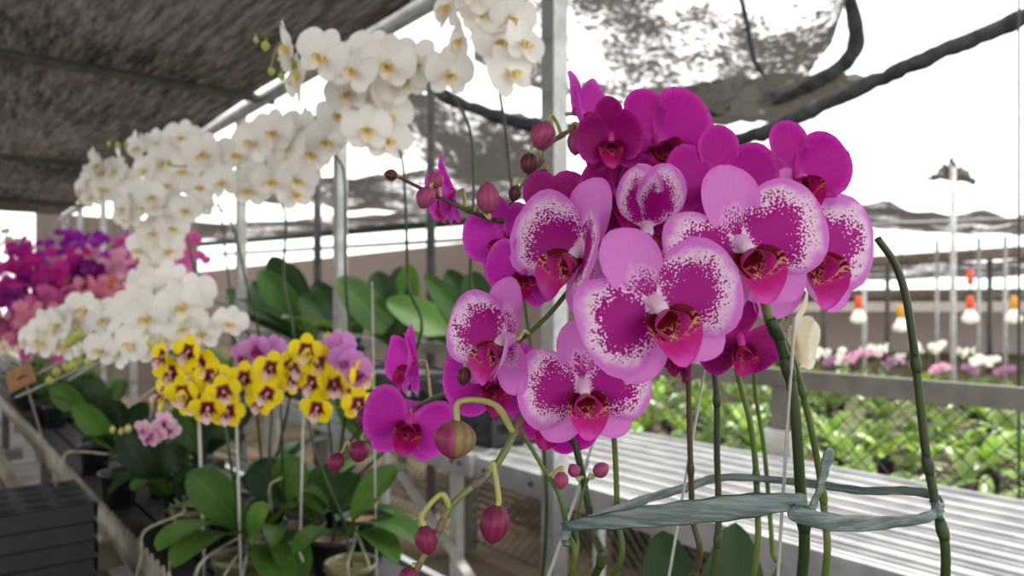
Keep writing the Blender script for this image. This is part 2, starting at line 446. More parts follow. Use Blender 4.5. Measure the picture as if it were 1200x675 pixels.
def hero_flower(plant, kind, px, py, Y, wpx, yaw=0, pitch=0, roll=0, cup=8, la=8, ra=8, seed=0, attach=None, lcup=None, rcup=None, pscale=1.0, pw=.60, dors=0, sepals=True, dorsal=True, dcup=None):
    """one open flower: its own mesh is the column; petals, sepals, lip and flower stalk hang under it"""
    S = wpx * Y / F
    pm, sm, lm, cm = KINDS[kind]
    p = at(px, py, Y); mw = face(p, yaw, pitch, roll)
    fl = obj('flower', cached(('col', kind), lambda: column_geo(1.0).mesh('column', M[cm])), plant, mw @ Matrix.Scale(S, 4))
    W[fl.name] = mw @ Matrix.Scale(S, 4)
    def put(name, me, loc): return obj(name, me, fl, W[fl.name] @ loc)
    lcup = cup if lcup is None else lcup; rcup = cup if rcup is None else rcup
    for k, (nm, ang, cu) in enumerate((('petal', 90 - la, lcup), ('petal', -90 + ra, rcup))):
        sd = seed * 10 + k
        V, Fc, U = tepal(.50 * pscale, pw * pscale, 'petal', 18, 14, .05, -.10 if cup < 25 else .10, .035, sd, -.12, 0, 0.03 if k else -0.03)
        put(nm, mesh('petal', V, Fc, M[pm], U), T(0, 0, .012 + .006 * k) @ RZ(ang) @ RX(cu))
    for k, (ang, L, Wd, cu) in enumerate(((0 + dors, .50, .36, cup * .5 - 3 if dcup is None else dcup), (142, .48, .32, cup * .4 - 6), (-142, .48, .32, cup * .4 - 6))):
        V, Fc, U = tepal(L, Wd, 'sepal', 13, 9, .04, .12, .03, seed * 10 + 5 + k, -.1)
        if (sepals and k) or (dorsal and k == 0):
            put('sepal', mesh('sepal', V, Fc, M[sm], U), T(0, 0, -.012) @ RZ(ang) @ RX(cu))
    put('lip', cached(('lip', kind), lambda: lip_geo(1.0).mesh('lip', M[lm])), Matrix.Identity(4))
    if attach is not None:
        a = Vector(attach); b = W[fl.name] @ Vector((0, 0, -.01)); back = W[fl.name] @ Vector((0, .02, -.12))
        pts = crom([a, a.lerp(back, .55) + UP * .004, back, b], 5)
        tb = MB(); tb.tube(pts, .0016, 7)
        me = tb.mesh('flower_stalk', M['pedicel']); me.transform(W[fl.name].inverted())
        put('flower_stalk', me, Matrix.Identity(4))
    return fl

def simple_flower_mesh(kind, seed):
    """mid distance flower in unit width: five tepals joined at the centre"""
    b = MB(); pm, sm, lm, cm = KINDS[kind]
    pw, pl, sw = (.58, .5, .34) if kind in ('white', 'lilac') else ((.44, .48, .36) if kind == 'yellow' else (.46, .48, .34))
    r = random.Random(seed)
    for ang, L, Wd, cu, pr in ((0, .47, sw, 2, 'sepal'), (140, .46, sw, 0, 'sepal'), (-140, .46, sw, 0, 'sepal')):
        V, Fc, U = tepal(L, Wd, pr, 7, 6, .05, .1, .03, r.random()); b.add(xf(V, T(0, 0, -.015) @ RZ(ang) @ RX(cu + r.uniform(-6, 6))), Fc, U)
    for ang in (80, -80):
        V, Fc, U = tepal(pl, pw, 'petal', 8, 7, .06, -.08, .04, r.random()); b.add(xf(V, T(0, 0, .01) @ RZ(ang + r.uniform(-6, 6)) @ RX(10 + r.uniform(-6, 8))), Fc, U)
    c = column_geo(.8, 6); b.add(c.v, c.f, c.uv, 1)
    return b.mesh('flower', [M[pm], M[cm]])
def small_flower(plant, kind, p, S, yaw, pitch, roll, seed=0, attach=None):
    mw = face(p, yaw, pitch, roll) @ Matrix.Scale(S, 4)
    fl = obj('flower', cached(('sf', kind, seed % 4), lambda: simple_flower_mesh(kind, seed % 4)), plant, mw)
    W[fl.name] = mw
    obj('lip', cached(('slip', kind), lambda: lip_geo(.85 if kind != 'yellow' else 1.0, 5).mesh('lip', M[KINDS[kind][2]])), fl, mw)
    if attach is not None:
        b = mw @ Vector((0, 0, -.02)); back = mw @ Vector((0, .03, -.15))
        tb = MB(); tb.tube(crom([Vector(attach), back, b], 3), .0014, 5)
        me = tb.mesh('flower_stalk', M['pedicel']); me.transform(mw.inverted()); obj('flower_stalk', me, fl, mw)
    return fl
def far_flower_mesh(key):
    b = MB()
    for ang, L, Wd in ((0, .48, .36), (140, .46, .36), (-140, .46, .36), (78, .5, .52), (-78, .5, .52)):
        V, Fc, U = tepal(L, Wd, 'petal' if Wd > .5 else 'sepal', 4, 4, .06, .0); b.add(xf(V, RZ(ang) @ RX(8)), Fc, U)
    return b.mesh('flower', M[key])

def bud_geo(a, b, r, n=18, m=10, lobes=3):
    a, b = Vector(a), Vector(b); ax = (b - a); L = ax.length; ax.normalize(); x = ax.orthogonal().normalized(); y = ax.cross(x)
    V, U, Fc = [], [], []
    for i in range(m + 1):
        u = i / m; w = math.sin(math.pi * min(1, (u * .93 + .045)) ** .92) ** .62
        if u > .98: w = .12
        for j in range(n):
            an = 2 * math.pi * j / n
            g = 1 - .07 * max(0, math.cos(lobes * an)) ** 8 * (1 - u * .3)
            V.append(a + ax * (u * L) + (x * math.cos(an) + y * math.sin(an)) * (r * w * g)); U.append((u, j / n))
    for i in range(m):
        for j in range(n):
            k = (j + 1) % n; Fc.append((i * n + j, i * n + k, (i + 1) * n + k, (i + 1) * n + j))
    Fc.append(tuple(range(n - 1, -1, -1))); Fc.append(tuple(m * n + j for j in range(n)))
    return V, Fc, U
def bud(plant, a, b, r, mat='bud', attach=None, arch=.01, pr=.0014, pm='pedicel'):
    mw = Matrix.Translation(Vector(a))
    V, Fc, U = bud_geo(a, b, r)
    me = mesh('bud', V, Fc, M[mat], U); me.transform(mw.inverted()); o = obj('bud', me, plant, mw)
    if attach is not None:
        at_, a = Vector(attach), Vector(a); out = (a - at_); out.z = 0
        mid1 = at_ + out * .35 + UP * arch; mid2 = a - (Vector(b) - a).normalized() * (arch * .55 + .002)
        tb = MB(); tb.tube(crom([at_, mid1, mid2, a + (Vector(b) - a) * .05], 6), [pr * 1.1] * 6 + [pr] * 13, 8)
        me = tb.mesh('bud_stalk', M[pm]); me.transform(mw.inverted()); obj('bud_stalk', me, o, mw)
    return o
def budp(plant, ax, ay, bx, by, Y, rpx, mat='bud', attach=None, arch=.01, pr=.0014, pm='pedicel'):
    return bud(plant, at(ax, ay, Y), at(bx, by, Y - .002), rpx * Y / F, mat, attach, arch, pr, pm)

def stem(plant, pts, r0, r1, mat='stem', nodes=(), name='flower_spike', n=10):
    """a flower spike along points; nodes are fractions that carry a bract ring"""
    P = crom(pts, 8); N = len(P)
    R = [r0 + (r1 - r0) * i / (N - 1) for i in range(N)]
    P2, R2 = [], []
    for i in range(N):
        P2.append(P[i]); R2.append(R[i])
    mw = W[plant.name]
    b = MB(); b.tube(P2, R2, n)
    me = b.mesh(name, M[mat]); me.transform(mw.inverted()); o = obj(name, me, plant, mw)
    for fr in nodes:
        i = min(N - 3, max(1, int(fr * (N - 1)))); t = (P[i + 1] - P[i - 1]).normalized()
        nb = MB(); rr = R[i]
        nb.tube([P[i] - t * rr * 2.2, P[i] - t * rr * 1.2, P[i], P[i] + t * rr * 1.5, P[i] + t * rr * 2.8], [rr * 1.02, rr * 1.22, rr * 1.36, rr * 1.22, rr * 1.0], n)
        me = nb.mesh('node', M['node'] if mat == 'stem_olive' else M[mat]); me.transform(mw.inverted()); obj('node', me, o, mw)
    return P
def near(P, q):
    q = Vector(q); return min(P, key=lambda p: (p - q).length)

def leaf(plant, b, t, w, arch=.03, mat='leaf', fold=.12, hint=UP, nu=12, nv=6, seed=0, name='leaf'):
    b, t = Vector(b), Vector(t); mid = (b + t) / 2 + Vector(hint) * arch
    V, U, Fc = [], [], []; xs, ys = PROF['leaf']; r = random.Random(seed); ph = r.uniform(0, 6)
    L = (t - b).length
    for i in range(nu + 1):
        u = math.sin(i / nu * math.pi / 2) ** 1.1
        p = b * (1 - u) ** 2 + mid * 2 * u * (1 - u) + t * u * u + Vector(hint) * (arch * .0)
        tg = ((mid - b) * 2 * (1 - u) + (t - mid) * 2 * u).normalized()
        sd = tg.cross(Vector(hint))
        if sd.length < .15: sd = tg.cross(Vector((.3, -1, .2)))
        sd.normalize(); nr = sd.cross(tg).normalized()
        ww = float(np.interp(u, xs, ys))
        for j in range(nv + 1):
            v = -1 + 2 * j / nv
            V.append(p + sd * (v * ww * w / 2) + nr * (abs(v) * ww * w * fold + .03 * w * math.sin(6 * u + ph) * v)); U.append((u, .5 + .5 * v))
    for i in range(nu):
        for j in range(nv):
            a = i * (nv + 1) + j; Fc.append((a, a + 1, a + nv + 2, a + nv + 1))
    # a thin lower skin closes the blade
    n0 = len(V); th = .0012
    mw = W[plant.name]
    me = mesh(name, V, Fc, M[mat], U); me.transform(mw.inverted())
    return obj(name, me, plant, mw)

def pot_mesh(r=.045, h=.10, mat='black_plastic'):
    def mk():
        prof = [(r * .72, 0), (r * .74, .002), (r * .96, h * .88), (r * 1.06, h * .88), (r * 1.07, h), (r * .98, h), (r * .95, h * .9), (r * .93, h * .86)]
        n = 24; V, Fc, mi = [], [], []
        for (rr, z) in prof:
            for j in range(n): V.append((rr * math.cos(2 * math.pi * j / n), rr * math.sin(2 * math.pi * j / n), z))
        for i in range(len(prof) - 1):
            for j in range(n):
                k = (j + 1) % n; Fc.append((i * n + j, i * n + k, (i + 1) * n + k, (i + 1) * n + j)); mi.append(0)
        Fc.append(tuple(range(n - 1, -1, -1))); mi.append(0)
        Fc.append(tuple((len(prof) - 1) * n + j for j in range(n))); mi.append(1)
        return mesh('pot', V, Fc, [M[mat], M['moss']], None, mi)
    return cached(('pot', r, h, mat), mk)
def potted(name, label, cat, loc, group=None, r=.045, h=.10, mat='black_plastic', leaves=4, lsize=(.16, .055), lmat='leaf', seed=1, rise=(.04, .10)):
    pl = thing(name, label, cat, loc, group)
    obj('pot', pot_mesh(r, h, mat), pl, W[pl.name])
    rr = random.Random(seed); a0 = rr.uniform(0, 6.28); base = Vector(loc) + UP * (h - .005)
    for k in range(leaves):
        a = a0 + k * math.pi + rr.uniform(-.5, .5) + (k // 2) * .9
        L = lsize[0] * rr.uniform(.75, 1.1); d = Vector((math.cos(a), math.sin(a), 0))
        leaf(pl, base + UP * (.006 * k), base + d * L + UP * rr.uniform(*rise), lsize[1] * rr.uniform(.85, 1.1), .06, lmat, .1, UP, 10, 6, seed * 7 + k)
    return pl

# ------------------------------------------------------------------ setting
BZ = 0.83       # top of the flower bench
g = MB(); g.add([(-60, -8, 0), (60, -8, 0), (60, 90, 0), (-60, 90, 0)], [(0, 1, 2, 3)])
tag(obj('floor', g.mesh('floor', M['soil'], False)), 'brown dry soil floor of the nursery', None, None, 'structure')

b = MB(); b.box((-5.5, -2.2, -.02), (1.25, 13, .006))
tag(obj('floor_mat', b.mesh('floor_mat', M['mat'], False), None, ROWROT), 'dark woven ground mat along the aisle', None, None, 'structure')
# shade cloth roof over the flower bench (thin cloth with slight sag between purlins)
RZ0 = 2.65
V, Fc = [], []
s0, s1, d0, d1, ns, nd = -1.6, 11.4, -4.2, 1.50, 78, 30
for i in range(ns + 1):
    s = s0 + (s1 - s0) * i / ns
    for j in range(nd + 1):
        d = d0 + (d1 - d0) * j / nd
        sag = -.035 * abs(math.sin((s - 1.2) / 2.9 * math.pi)) + .012 * mnoise.noise(Vector((s * 1.3, d * 1.3, 0)))
        V.append((d, s, RZ0 + sag + .0 * d))
for i in range(ns):
    for j in range(nd):
        a = i * (nd + 1) + j; Fc.append((a, a + 1, a + nd + 2, a + nd + 1))
tag(obj('ceiling', mesh('ceiling', V, Fc, M['roof']), None, ROWROT), 'dark brown shade cloth roof stretched over the flower bench', None, None, 'structure')
for k, s in enumerate((1.2, 4.1, 7.0, 9.9)):
    b = MB(); b.tube([rc(s, -4.2, RZ0 - .06), rc(s, -1.5, RZ0 - .06), rc(s, 1.58, RZ0 - .06)], .024, 10)
    tag(obj('trim_%d' % (k + 1), b.mesh('purlin', M['galv_dark'])), 'grey pipe purlin under the shade cloth roof', None, None, 'structure')
b = MB(); b.tube([rc(-1.6, 1.56, RZ0 - .02), rc(4, 1.56, RZ0 - .02), rc(11.4, 1.56, RZ0 - .02)], .032, 12)
b.tube([rc(-1.6, 1.50, RZ0 - .10), rc(4, 1.50, RZ0 - .10), rc(11.4, 1.50, RZ0 - .10)], .014, 8)
tag(obj('trim_5', b.mesh('eave_pipe', M['galv'])), 'galvanised eave pipe along the edge of the shade cloth roof', None, None, 'structure')
# wall of far shade netting closing the aisle
# posts carrying the eave
POSTS = [1.71, 3.2, 4.55, 6.0, 7.4, 8.8, 10.2, 11.3]
NM = ['nearest', 'second', 'third', 'fourth', 'fifth', 'sixth', 'seventh', 'last']
for k, s in enumerate(POSTS):
    b = MB(); w = .058 if k == 0 else .05
    b.box((-w / 2, -w / 2, .012), (w / 2, w / 2, RZ0 + (0.9 if k == 0 else -.05)))
    t = thing('roof_post', ['ridged square galvanised post rising directly behind the wine-coloured orchid flowers',
              'slim pale galvanised post reaching the roof edge beside the tall white sprays', 'grey galvanised post behind the arch of white sprays'][k] if k < 3 else
              'slender grey roof post in the far end of the row', 'post', rc(s, 1.55), None if k < 3 else 'far roof posts', Matrix.Translation(rc(s, 1.55)) @ ROWROT)
    obj('shaft', b.mesh('shaft', M['galv'], False), t, W[t.name])
    p = MB(); p.box((-.07, -.07, 0), (.07, .07, .012)); obj('base_plate', p.mesh('base_plate', M['galv_dark'], False), t, W[t.name])

# ------------------------------------------------------------------ slatted aluminium benches (right)
def slat_bench(label, s0, s1, legs, brace=False, mark=False):
    root = thing('slatted_bench', label, 'bench', rc((s0 + s1) / 2, 1.97), None, Matrix.Translation(rc((s0 + s1) / 2, 1.97)) @ ROWROT)
    Wd, L, zt = .80, s1 - s0, .90
    mw = W[root.name]; n = 9; pitch = Wd / n
    for k in range(n):
        x0 = -Wd / 2 + k * pitch + .0015; x1 = x0 + pitch - .003
        b = MB()   # channel profile: flat web with two raised edge ribs
        prof = [(x0, zt - .018), (x0, zt + .006), (x0 + .012, zt + .006), (x0 + .015, zt - .002), (x0 + pitch * .46, zt - .002), (x0 + pitch * .49, zt + .003),
                (x0 + pitch * .53, zt + .003), (x0 + pitch * .56, zt - .002), (x1 - .015, zt - .002), (x1 - .012, zt + .006), (x1, zt + .006), (x1, zt - .018)]
        m_ = len(prof)
        v = [(x, -L / 2, z) for x, z in prof] + [(x, L / 2, z) for x, z in prof]
        b.add(v, [(i, i + 1, m_ + i + 1, m_ + i) for i in range(m_ - 1)] + [(0, m_, 2 * m_ - 1, m_ - 1)] + [tuple(range(m_ - 1, -1, -1)), tuple(range(m_, 2 * m_))])
        obj('slat', b.mesh('slat', M['alu'], False), root, mw)
    for x in (-Wd / 2 - .012, Wd / 2 + .012):
        b = MB(); b.box((x - .011, -L / 2, zt - .075), (x + .011, L / 2, zt + .004)); fr = obj('side_beam', b.mesh('side_beam', M['alu'], False), root, mw)
        if x < 0:
            for yy in (-L / 2 + .06, -L / 2 + .11, L / 2 - .05, L / 2 - .30):
                c = MB(); c.tube([(x - .011, yy, zt - .035), (x - .017, yy, zt - .035)], .009, 8); obj('bolt', c.mesh('bolt', M['galv_dark'], False), fr, mw)
    for y in legs:
        for x in (-Wd / 2 + .02, Wd / 2 - .02):
            b = MB(); yy = y - (s0 + s1) / 2; b.box((x - .018, yy - .02, 0), (x + .018, yy + .02, zt - .02)); lg = obj('leg', b.mesh('leg', M['alu_white'], False), root, mw)
        b = MB(); b.box((-Wd / 2 + .04, yy - .015, zt - .07), (Wd / 2 - .04, yy + .015, zt - .02)); obj('cross_beam', b.mesh('cross_beam', M['alu'], False), root, mw)
    if brace:
        b = MB(); A, B = mw.inverted() @ atd(468, 553, 1.54), mw.inverted() @ atd(552, 678, 1.54)
        e = B + (B - A) * .45
        b.bar(A, e, .012, .034, Vector((1, 0, .3))); obj('brace', b.mesh('brace', M['alu_white'], False), root, mw)
    if mark:
        lgx = -Wd / 2 + .02 - .0195; yy = legs[0] - (s0 + s1) / 2
        pts = [(lgx, yy - .008, .655), (lgx, yy + .006, .648), (lgx, yy + .008, .63), (lgx, yy - .004, .622), (lgx, yy - .008, .605), (lgx, yy + .004, .60), (lgx, yy + .004, .58), (lgx, yy - .007, .57)]
        b = MB(); b.tube(crom(pts, 4), .0016, 5); obj('scribbled_mark', b.mesh('mark', M['ink']), lg, mw)
    return root
slat_bench('empty aluminium slatted bench beside the chain-link fence, bare ribbed top', -1.2, 2.12, [1.32, -.9, .2], False, True)
slat_bench('slatted metal bench carrying black crates behind the yellow orchids', 2.16, 6.2, [2.3, 4.2, 6.0], True)

# fence
fe = thing('chain_link_fence', 'rusty chain-link fence with flat grey top rail behind the slatted bench', 'fence', rc(2.5, 2.52), None, Matrix.Translation(rc(2.5, 2.52)) @ ROWROT)
b = MB(); b.box((-.02, -5.0, 1.135), (.02, 6.0, 1.203)); rl = obj('top_rail', b.mesh('top_rail', M['rail_metal'], False), fe, W[fe.name])
for y in (-3.6, -3.2, -2.9, -1.6, -.9, 0, 1.0):
    c = MB(); c.tube([(-.02, y, 1.168), (-.027, y, 1.168)], .010, 8); obj('rivet', c.mesh('rivet', M['galv_dark'], False), rl, W[fe.name])
for y in (-4.0, -2.45, -.99, 1.0, 3.0, 5.0):
    b = MB(); b.box((-.03, y - .033, 0), (.025, y + .033, 1.135)); obj('post', b.mesh('post', M['rail_metal'], False), fe, W[fe.name])
b = MB(); b.box((-.05, -.99 - .055, 0), (-.03, -.99 + .055, .98)); tag(obj('post_sleeve', b.mesh('post_sleeve', M['alu_white'], False), fe, W[fe.name]), 'pale grey metal sleeve on fence post')
b = MB(); pit = .062
k0 = -5.0
while k0 < 7.2:
    for sg in (-1, 1):
        z0, z1 = .06, 1.134; y0 = k0; y1 = k0 + sg * (z1 - z0) * .95
        if -5.1 < y0 < 6.2:
            n_ = 9
            b.tube([(.004 * sg + .0015 * (i % 2), y0 + (y1 - y0) * i / n_, z0 + (z1 - z0) * i / n_) for i in range(n_ + 1)], .0025, 4, 0, False)
    k0 += pit
tag(obj('wire_mesh', b.mesh('wire_mesh', M['wire']), fe, W[fe.name]), None, None, None, 'stuff')
b = MB(); b.tube([(0, -5, .08), (0, 0, .08), (0, 6, .08)], .004, 6); obj('tension_wire', b.mesh('tension_wire', M['wire']), fe, W[fe.name])

# dark posts and rods on the fence line
def post(name, label, px, d, w, z1, mat, group=None):
    p = atd(px, 355, d); p.z = 0
    b = MB(); b.tube([(0, 0, 0), (0, 0, z1 * .5), (0, 0, z1)], w / 2, 10)
    o = obj(name, b.mesh(name, M[mat]), None, Matrix.Translation(p)); return tag(o, label, 'post', group)
post('net_post', 'thick black wrapped post rising between the white sprays and the magenta buds', 505, 2.7, .062, 3.2, 'dark_post')
post('net_post', 'dark brown post standing behind the stems of the white sprays', 372, 2.7, .066, 2.75, 'dark_post')
post('thin_rod', 'thin black rod standing upright beside the chain-link fence', 1194, 2.60, .007, 3.0, 'dark_post')
post('lamp_pole', 'tall slim galvanised pole beyond the fence under a small net peak', 1117, 7.0, .045, 2.62, 'galv')
post('lamp_pole', 'short slim steel pole beyond the fence near the amber lamp', 1013, 9.5, .05, 2.2, 'galv')
for px in (1098, 1147, 1178):
    post('thin_pole', 'thin faint pole in the far shade house beyond the fence', px, 12.0, .05, 2.4, 'galv', 'thin poles of the far shade house')

# ------------------------------------------------------------------ nets
def sheet(name, label, cat, fn, nu, nv, mat, kind=None):
    V = [fn(i / nu, j / nv) for i in range(nu + 1) for j in range(nv + 1)]; Fc = []
    for i in range(nu):
        for j in range(nv):
            a = i * (nv + 1) + j; Fc.append((a, a + 1, a + nv + 2, a + nv + 1))
    o = obj(name, mesh(name, V, Fc, M[mat])); return tag(o, label, cat, None, kind)
def swag(u, v):
    # gathered net hanging from the far wires, edge along a sagging curve
    px = 555 + 440 * u; top = -160
    bot = 60 + 95 * math.sin(min(1, u * 1.02) ** .8 * math.pi) ** .8 if u < .97 else 20
    bot = float(np.interp(u, [0, .1, .3, .55, .75, .88, .96, 1], [70, 95, 118, 132, 135, 95, 50, -10]))
    p = at(px, top + (bot - top) * v, 4.2 + 1.3 * (1 - v))
    f = mnoise.noise(Vector((u * 9, v * 3, 1))) * .12 + mnoise.noise(Vector((u * 30 + v * 8, v * 6, 5))) * .04
    return p + Vector((0, f, f * .4))
sheet('shade_net', 'thin torn black shade net gathered above the magenta flowers', 'net', swag, 70, 30, 'net_thin')
def roll(name, label, pts, r, mat='net_roll', seed=1):
    P = crom(pts, 14); N = len(P); rr = random.Random(seed)
    R = [r * (1 + .28 * mnoise.noise(Vector((i * .35, seed * 3.1, 0)))) for i in range(N)]
    P = [p + Vector((0, 0, .35 * r * mnoise.noise(Vector((i * .5, 7.7, seed))))) for i, p in enumerate(P)]
    b = MB(); b.tube(P, R, 12); o = obj(name, b.mesh(name, M[mat])); return tag(o, label, 'net')
roll('hanging_net_roll', 'thick black rolled net slanting up to the bright sky above the fence', [at(1330, -40, 3.6), at(1200, 20, 3.7), at(1100, 62, 3.8), at(1020, 98, 4.0), at(935, 138, 4.2), at(880, 160, 4.3), at(800, 178, 4.5)], .042, 'net_roll', 2)
roll('hanging_net_roll', 'dark sagging net roll behind the upper magenta flowers and square post', [at(380, 130, 6), at(470, 92, 5.6), at(540, 122, 5.4), at(620, 146, 5.2), at(720, 150, 5), at(830, 128, 4.8), at(930, 108, 4.8), at(1000, 60, 4.8), at(992, -20, 4.8)], .048, 'net_roll', 5)
def sheet2(u, v):
    p = at(760 + 270 * u, 104 + 56 * (v - .3) * max(.03, math.sin(math.pi * (.12 + .88 * u))) ** .7 - 25 * (u - .5), 4.9 + .5 * v)
    return p + Vector((0, .05 * mnoise.noise(Vector((u * 8, v * 9, 3))), .05 * mnoise.noise(Vector((u * 14, v * 9, 1)))))
sheet('shade_net', 'brownish fold of shade net below the rolled net on the open sky', 'net', sheet2, 30, 10, 'net_mid')
roll('hanging_net_strip', 'black cord dropping through the torn shade net', [at(864, -20, 4.3), at(876, 30, 4.3), at(884, 70, 4.35), at(898, 92, 4.4)], .014, 'net_roll', 9)
# far dark sheets of net (roofs of the neighbouring bays)
def far_roof(label, p00, p10, p11, p01, mat, sag=.1, k=1):
    a, b_, c, d = [Vector(p) for p in (p00, p10, p11, p01)]
    def fn(u, v):
        p = a.lerp(b_, u).lerp(d.lerp(c, u), v)
        return p + Vector((0, 0, -sag * math.sin(u * math.pi) + .12 * mnoise.noise(Vector((u * 7, v * 5, k)))))
    return sheet('shade_roof', label, 'net', fn, 26, 10, mat)
far_roof('grey net roof bay behind the black wrapped post', at(300, 205, 9), at(640, 175, 7.5), at(640, 238, 11.), at(300, 236, 13), 'net_mid', .12, 1)
far_roof('crumpled dark net drooping behind the white spray stems', at(455, 92, 6.5), at(650, 140, 6.0), at(650, 205, 7.0), at(440, 175, 7.5), 'net_mid', .08, 2)
far_roof('dark folded net over the far bay beyond the big leaves', at(200, 262, 14), at(600, 232, 11), at(600, 250, 14), at(200, 282, 18), 'net_mid', .1, 3)
far_roof('pale net roof of the shade house beyond the fence', at(985, 232, 10), at(1240, 245, 10), at(1260, 272, 16), at(975, 262, 16), 'net_mid', .12, 4)
far_roof('thin grey upper roof net of the far shade house', at(700, 322, 17), at(1300, 296, 15), at(1300, 318, 19), at(700, 336, 21), 'net_mid', .05, 6)
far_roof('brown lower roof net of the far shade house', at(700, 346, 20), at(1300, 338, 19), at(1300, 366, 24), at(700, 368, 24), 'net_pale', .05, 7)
far_roof('small peaked net on the slim pole beyond the fence', at(1084, 212, 8.2), at(1117, 186, 8.2), at(1117, 188, 8.4), at(1146, 212, 8.2), 'net_mid', .0, 5)

# far enclosure: netted side walls and beams
def wall_band(name, label, pts, z0, z1, mat):
    def fn(u, v):
        i = min(len(pts) - 2, int(u * (len(pts) - 1))); f = u * (len(pts) - 1) - i
        p = Vector(pts[i]).lerp(Vector(pts[i + 1]), f); p.z = z0 + (z1 - z0) * v
        return p + Vector((0, .05 * mnoise.noise(Vector((u * 20, v * 3, 2))), 0))
    return tag(sheet(name, label, None, fn, 40, 6, mat), label, None, None, 'structure')
wall_band('wall_left', 'brown netted side of the neighbouring bay', [rc(44, 9.2), rc(20, 9.2), rc(6, 9.2)], 0, 2.75, 'net_far')
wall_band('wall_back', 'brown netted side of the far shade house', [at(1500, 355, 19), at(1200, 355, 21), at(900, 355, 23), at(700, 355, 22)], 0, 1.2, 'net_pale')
def beam(label, a, b_, r, mat='galv_dark', group=None):
    b = MB(); b.tube([a, (Vector(a) + Vector(b_)) / 2, b_], r, 8); o = obj('beam', b.mesh('beam', M[mat])); return tag(o, label, 'beam', group, 'structure')
beam('black pipe running across the neighbouring bay behind the stems', at(200, 289, 15), at(640, 252, 9), .055, 'dark_post')
beam('grey pipe across the neighbouring bay', at(260, 298, 16), at(640, 275, 11), .035)
beam('brown eave of the far shade house', at(700, 327, 17), at(1300, 289, 14), .12, 'wood')
beam('second eave of the far shade house', at(700, 348, 20), at(1300, 345, 18), .16, 'wood')
beam('pale wire holding the lamps', at(880, 268, 8.0), at(1320, 250, 8.0), .008, 'galv')
for i, px in enumerate((965, 1040, 1160, 1230)):
    p = at(px, 355, 15.5); p.z = 0
    post_b = MB(); post_b.tube([(0, 0, 0), (0, 0, 1.2), (0, 0, 2.35)], .05, 8)
    tag(obj('far_post', post_b.mesh('far_post', M['galv_dark']), None, Matrix.Translation(p)), 'blurred brown post under the eave of the far shade house', 'post', 'far shade house posts')

wall_band('wall_end', 'grey netted end of the nursery row', [rc(12.6, 1.35), rc(12.6, 2.4), rc(12.6, 3.6)], 0, 2.75, 'net_far')
# hanging lamps beyond the fence
def lamp(label, px, py, Y, sock, extra=None):
    p = at(px, py, Y); top = Vector((p.x, p.y, at(px, 268 - (px - 880) / 440 * 18, 8.0).z))
    t = thing('hanging_lamp', label, 'lamp', p - UP * .16)
    mw = W[t.name]
    b = MB(); b.tube([top, (top + p) / 2, p + UP * .10], .006, 6); me = b.mesh('cord', M['cord']); me.transform(mw.inverted()); obj('cord', me, t, mw)
    b = MB(); b.tube([(0, 0, .30), (0, 0, .28), (0, 0, .17), (0, 0, .155)], [.02, .035, .042, .03], 10); obj('lamp_socket', b.mesh('socket', M[sock]), t, mw)
    b = MB(); b.tube([(0, 0, .16), (0, 0, .12), (0, 0, .06), (0, 0, .02), (0, 0, 0)], [.03, .05, .085, .07, .01], 14); obj('bulb', b.mesh('bulb', M['bulb']), t, mw)
    if extra:
        b = MB(); b.tube([(0, 0, .42), (0, 0, .50), (0, 0, .58)], .03, 8); obj('tag', b.mesh('tag', M[extra]), t, mw)
lamp('white bulb in an orange socket hanging just beyond the slim tall pole', 1137, 362, 8.0, 'orange', 'orange')
lamp('white bulb in an amber socket hanging next to the thin black rod', 1188, 362, 8.0, 'amber')
lamp('white bulb in an orange socket nearest the spotted flower edge', 1006, 362, 8.0, 'orange', 'orange')
lamp('white bulb in amber socket between the bare green stem and the orange lamp', 1056, 372, 8.0, 'amber')

# ------------------------------------------------------------------ plants of the bed beyond the fence
def bed_mesh(seed, mat, flowers=None):
    r = random.Random(seed); b = MB(); xs, ys = PROF['leaf']
    nl = 9
    for k in range(nl):
        a = k * 2.4 + r.uniform(-.3, .3); L = r.uniform(.16, .30); el = r.uniform(.2, 1.15); w = r.uniform(.05, .085)
        V, Fc, U = tepal(L, w, 'leaf', 6, 3, -.3, .25, .05, seed * 31 + k)
        b.add(xf(V, T(0, 0, .12) @ RZ(math.degrees(a)) @ RX(math.degrees(el))), Fc, U)
    b.tube([(0, 0, 0), (0, 0, .11), (0, 0, .12)], [.045, .058, .05], 10, 1)
    mats = [M[mat], M['black_plastic']]
    if flowers:
        mats += [M[flowers], M['stem']]
        for q in range(2):
            dx, dy = r.uniform(-.1, .1), r.uniform(-.1, .1)
            P = crom([(0, 0, .1), (dx * .4, dy * .4, .3), (dx, dy, .45), (dx * 2.2, dy * 2.2, .50)], 4); b.tube(P, .004, 5, 3)
            for i in range(5):
                p = P[-1 - i] ; c, f_ = far_flower_mesh_geo()
                b.add(xf(c, T(p.x + r.uniform(-.03, .03), p.y + r.uniform(-.03, .03), p.z) @ BASE @ RZ(r.uniform(-30, 30)) @ RX(r.uniform(-40, 30)) @ Matrix.Scale(.068, 4)), f_, None, 2)
    return b.mesh('potted_orchid', mats)
def far_flower_mesh_geo():
    V0, F0 = [], []
    for ang, L, Wd in ((0, .48, .36), (140, .46, .36), (-140, .46, .36), (78, .5, .52), (-78, .5, .52)):
        V, Fc, U = tepal(L, Wd, 'sepal', 3, 2, .06); n0 = len(V0)
        V0 += xf(V, RZ(ang) @ RX(8)); F0 += [tuple(n0 + i for i in q) for q in Fc]
    return V0, F0
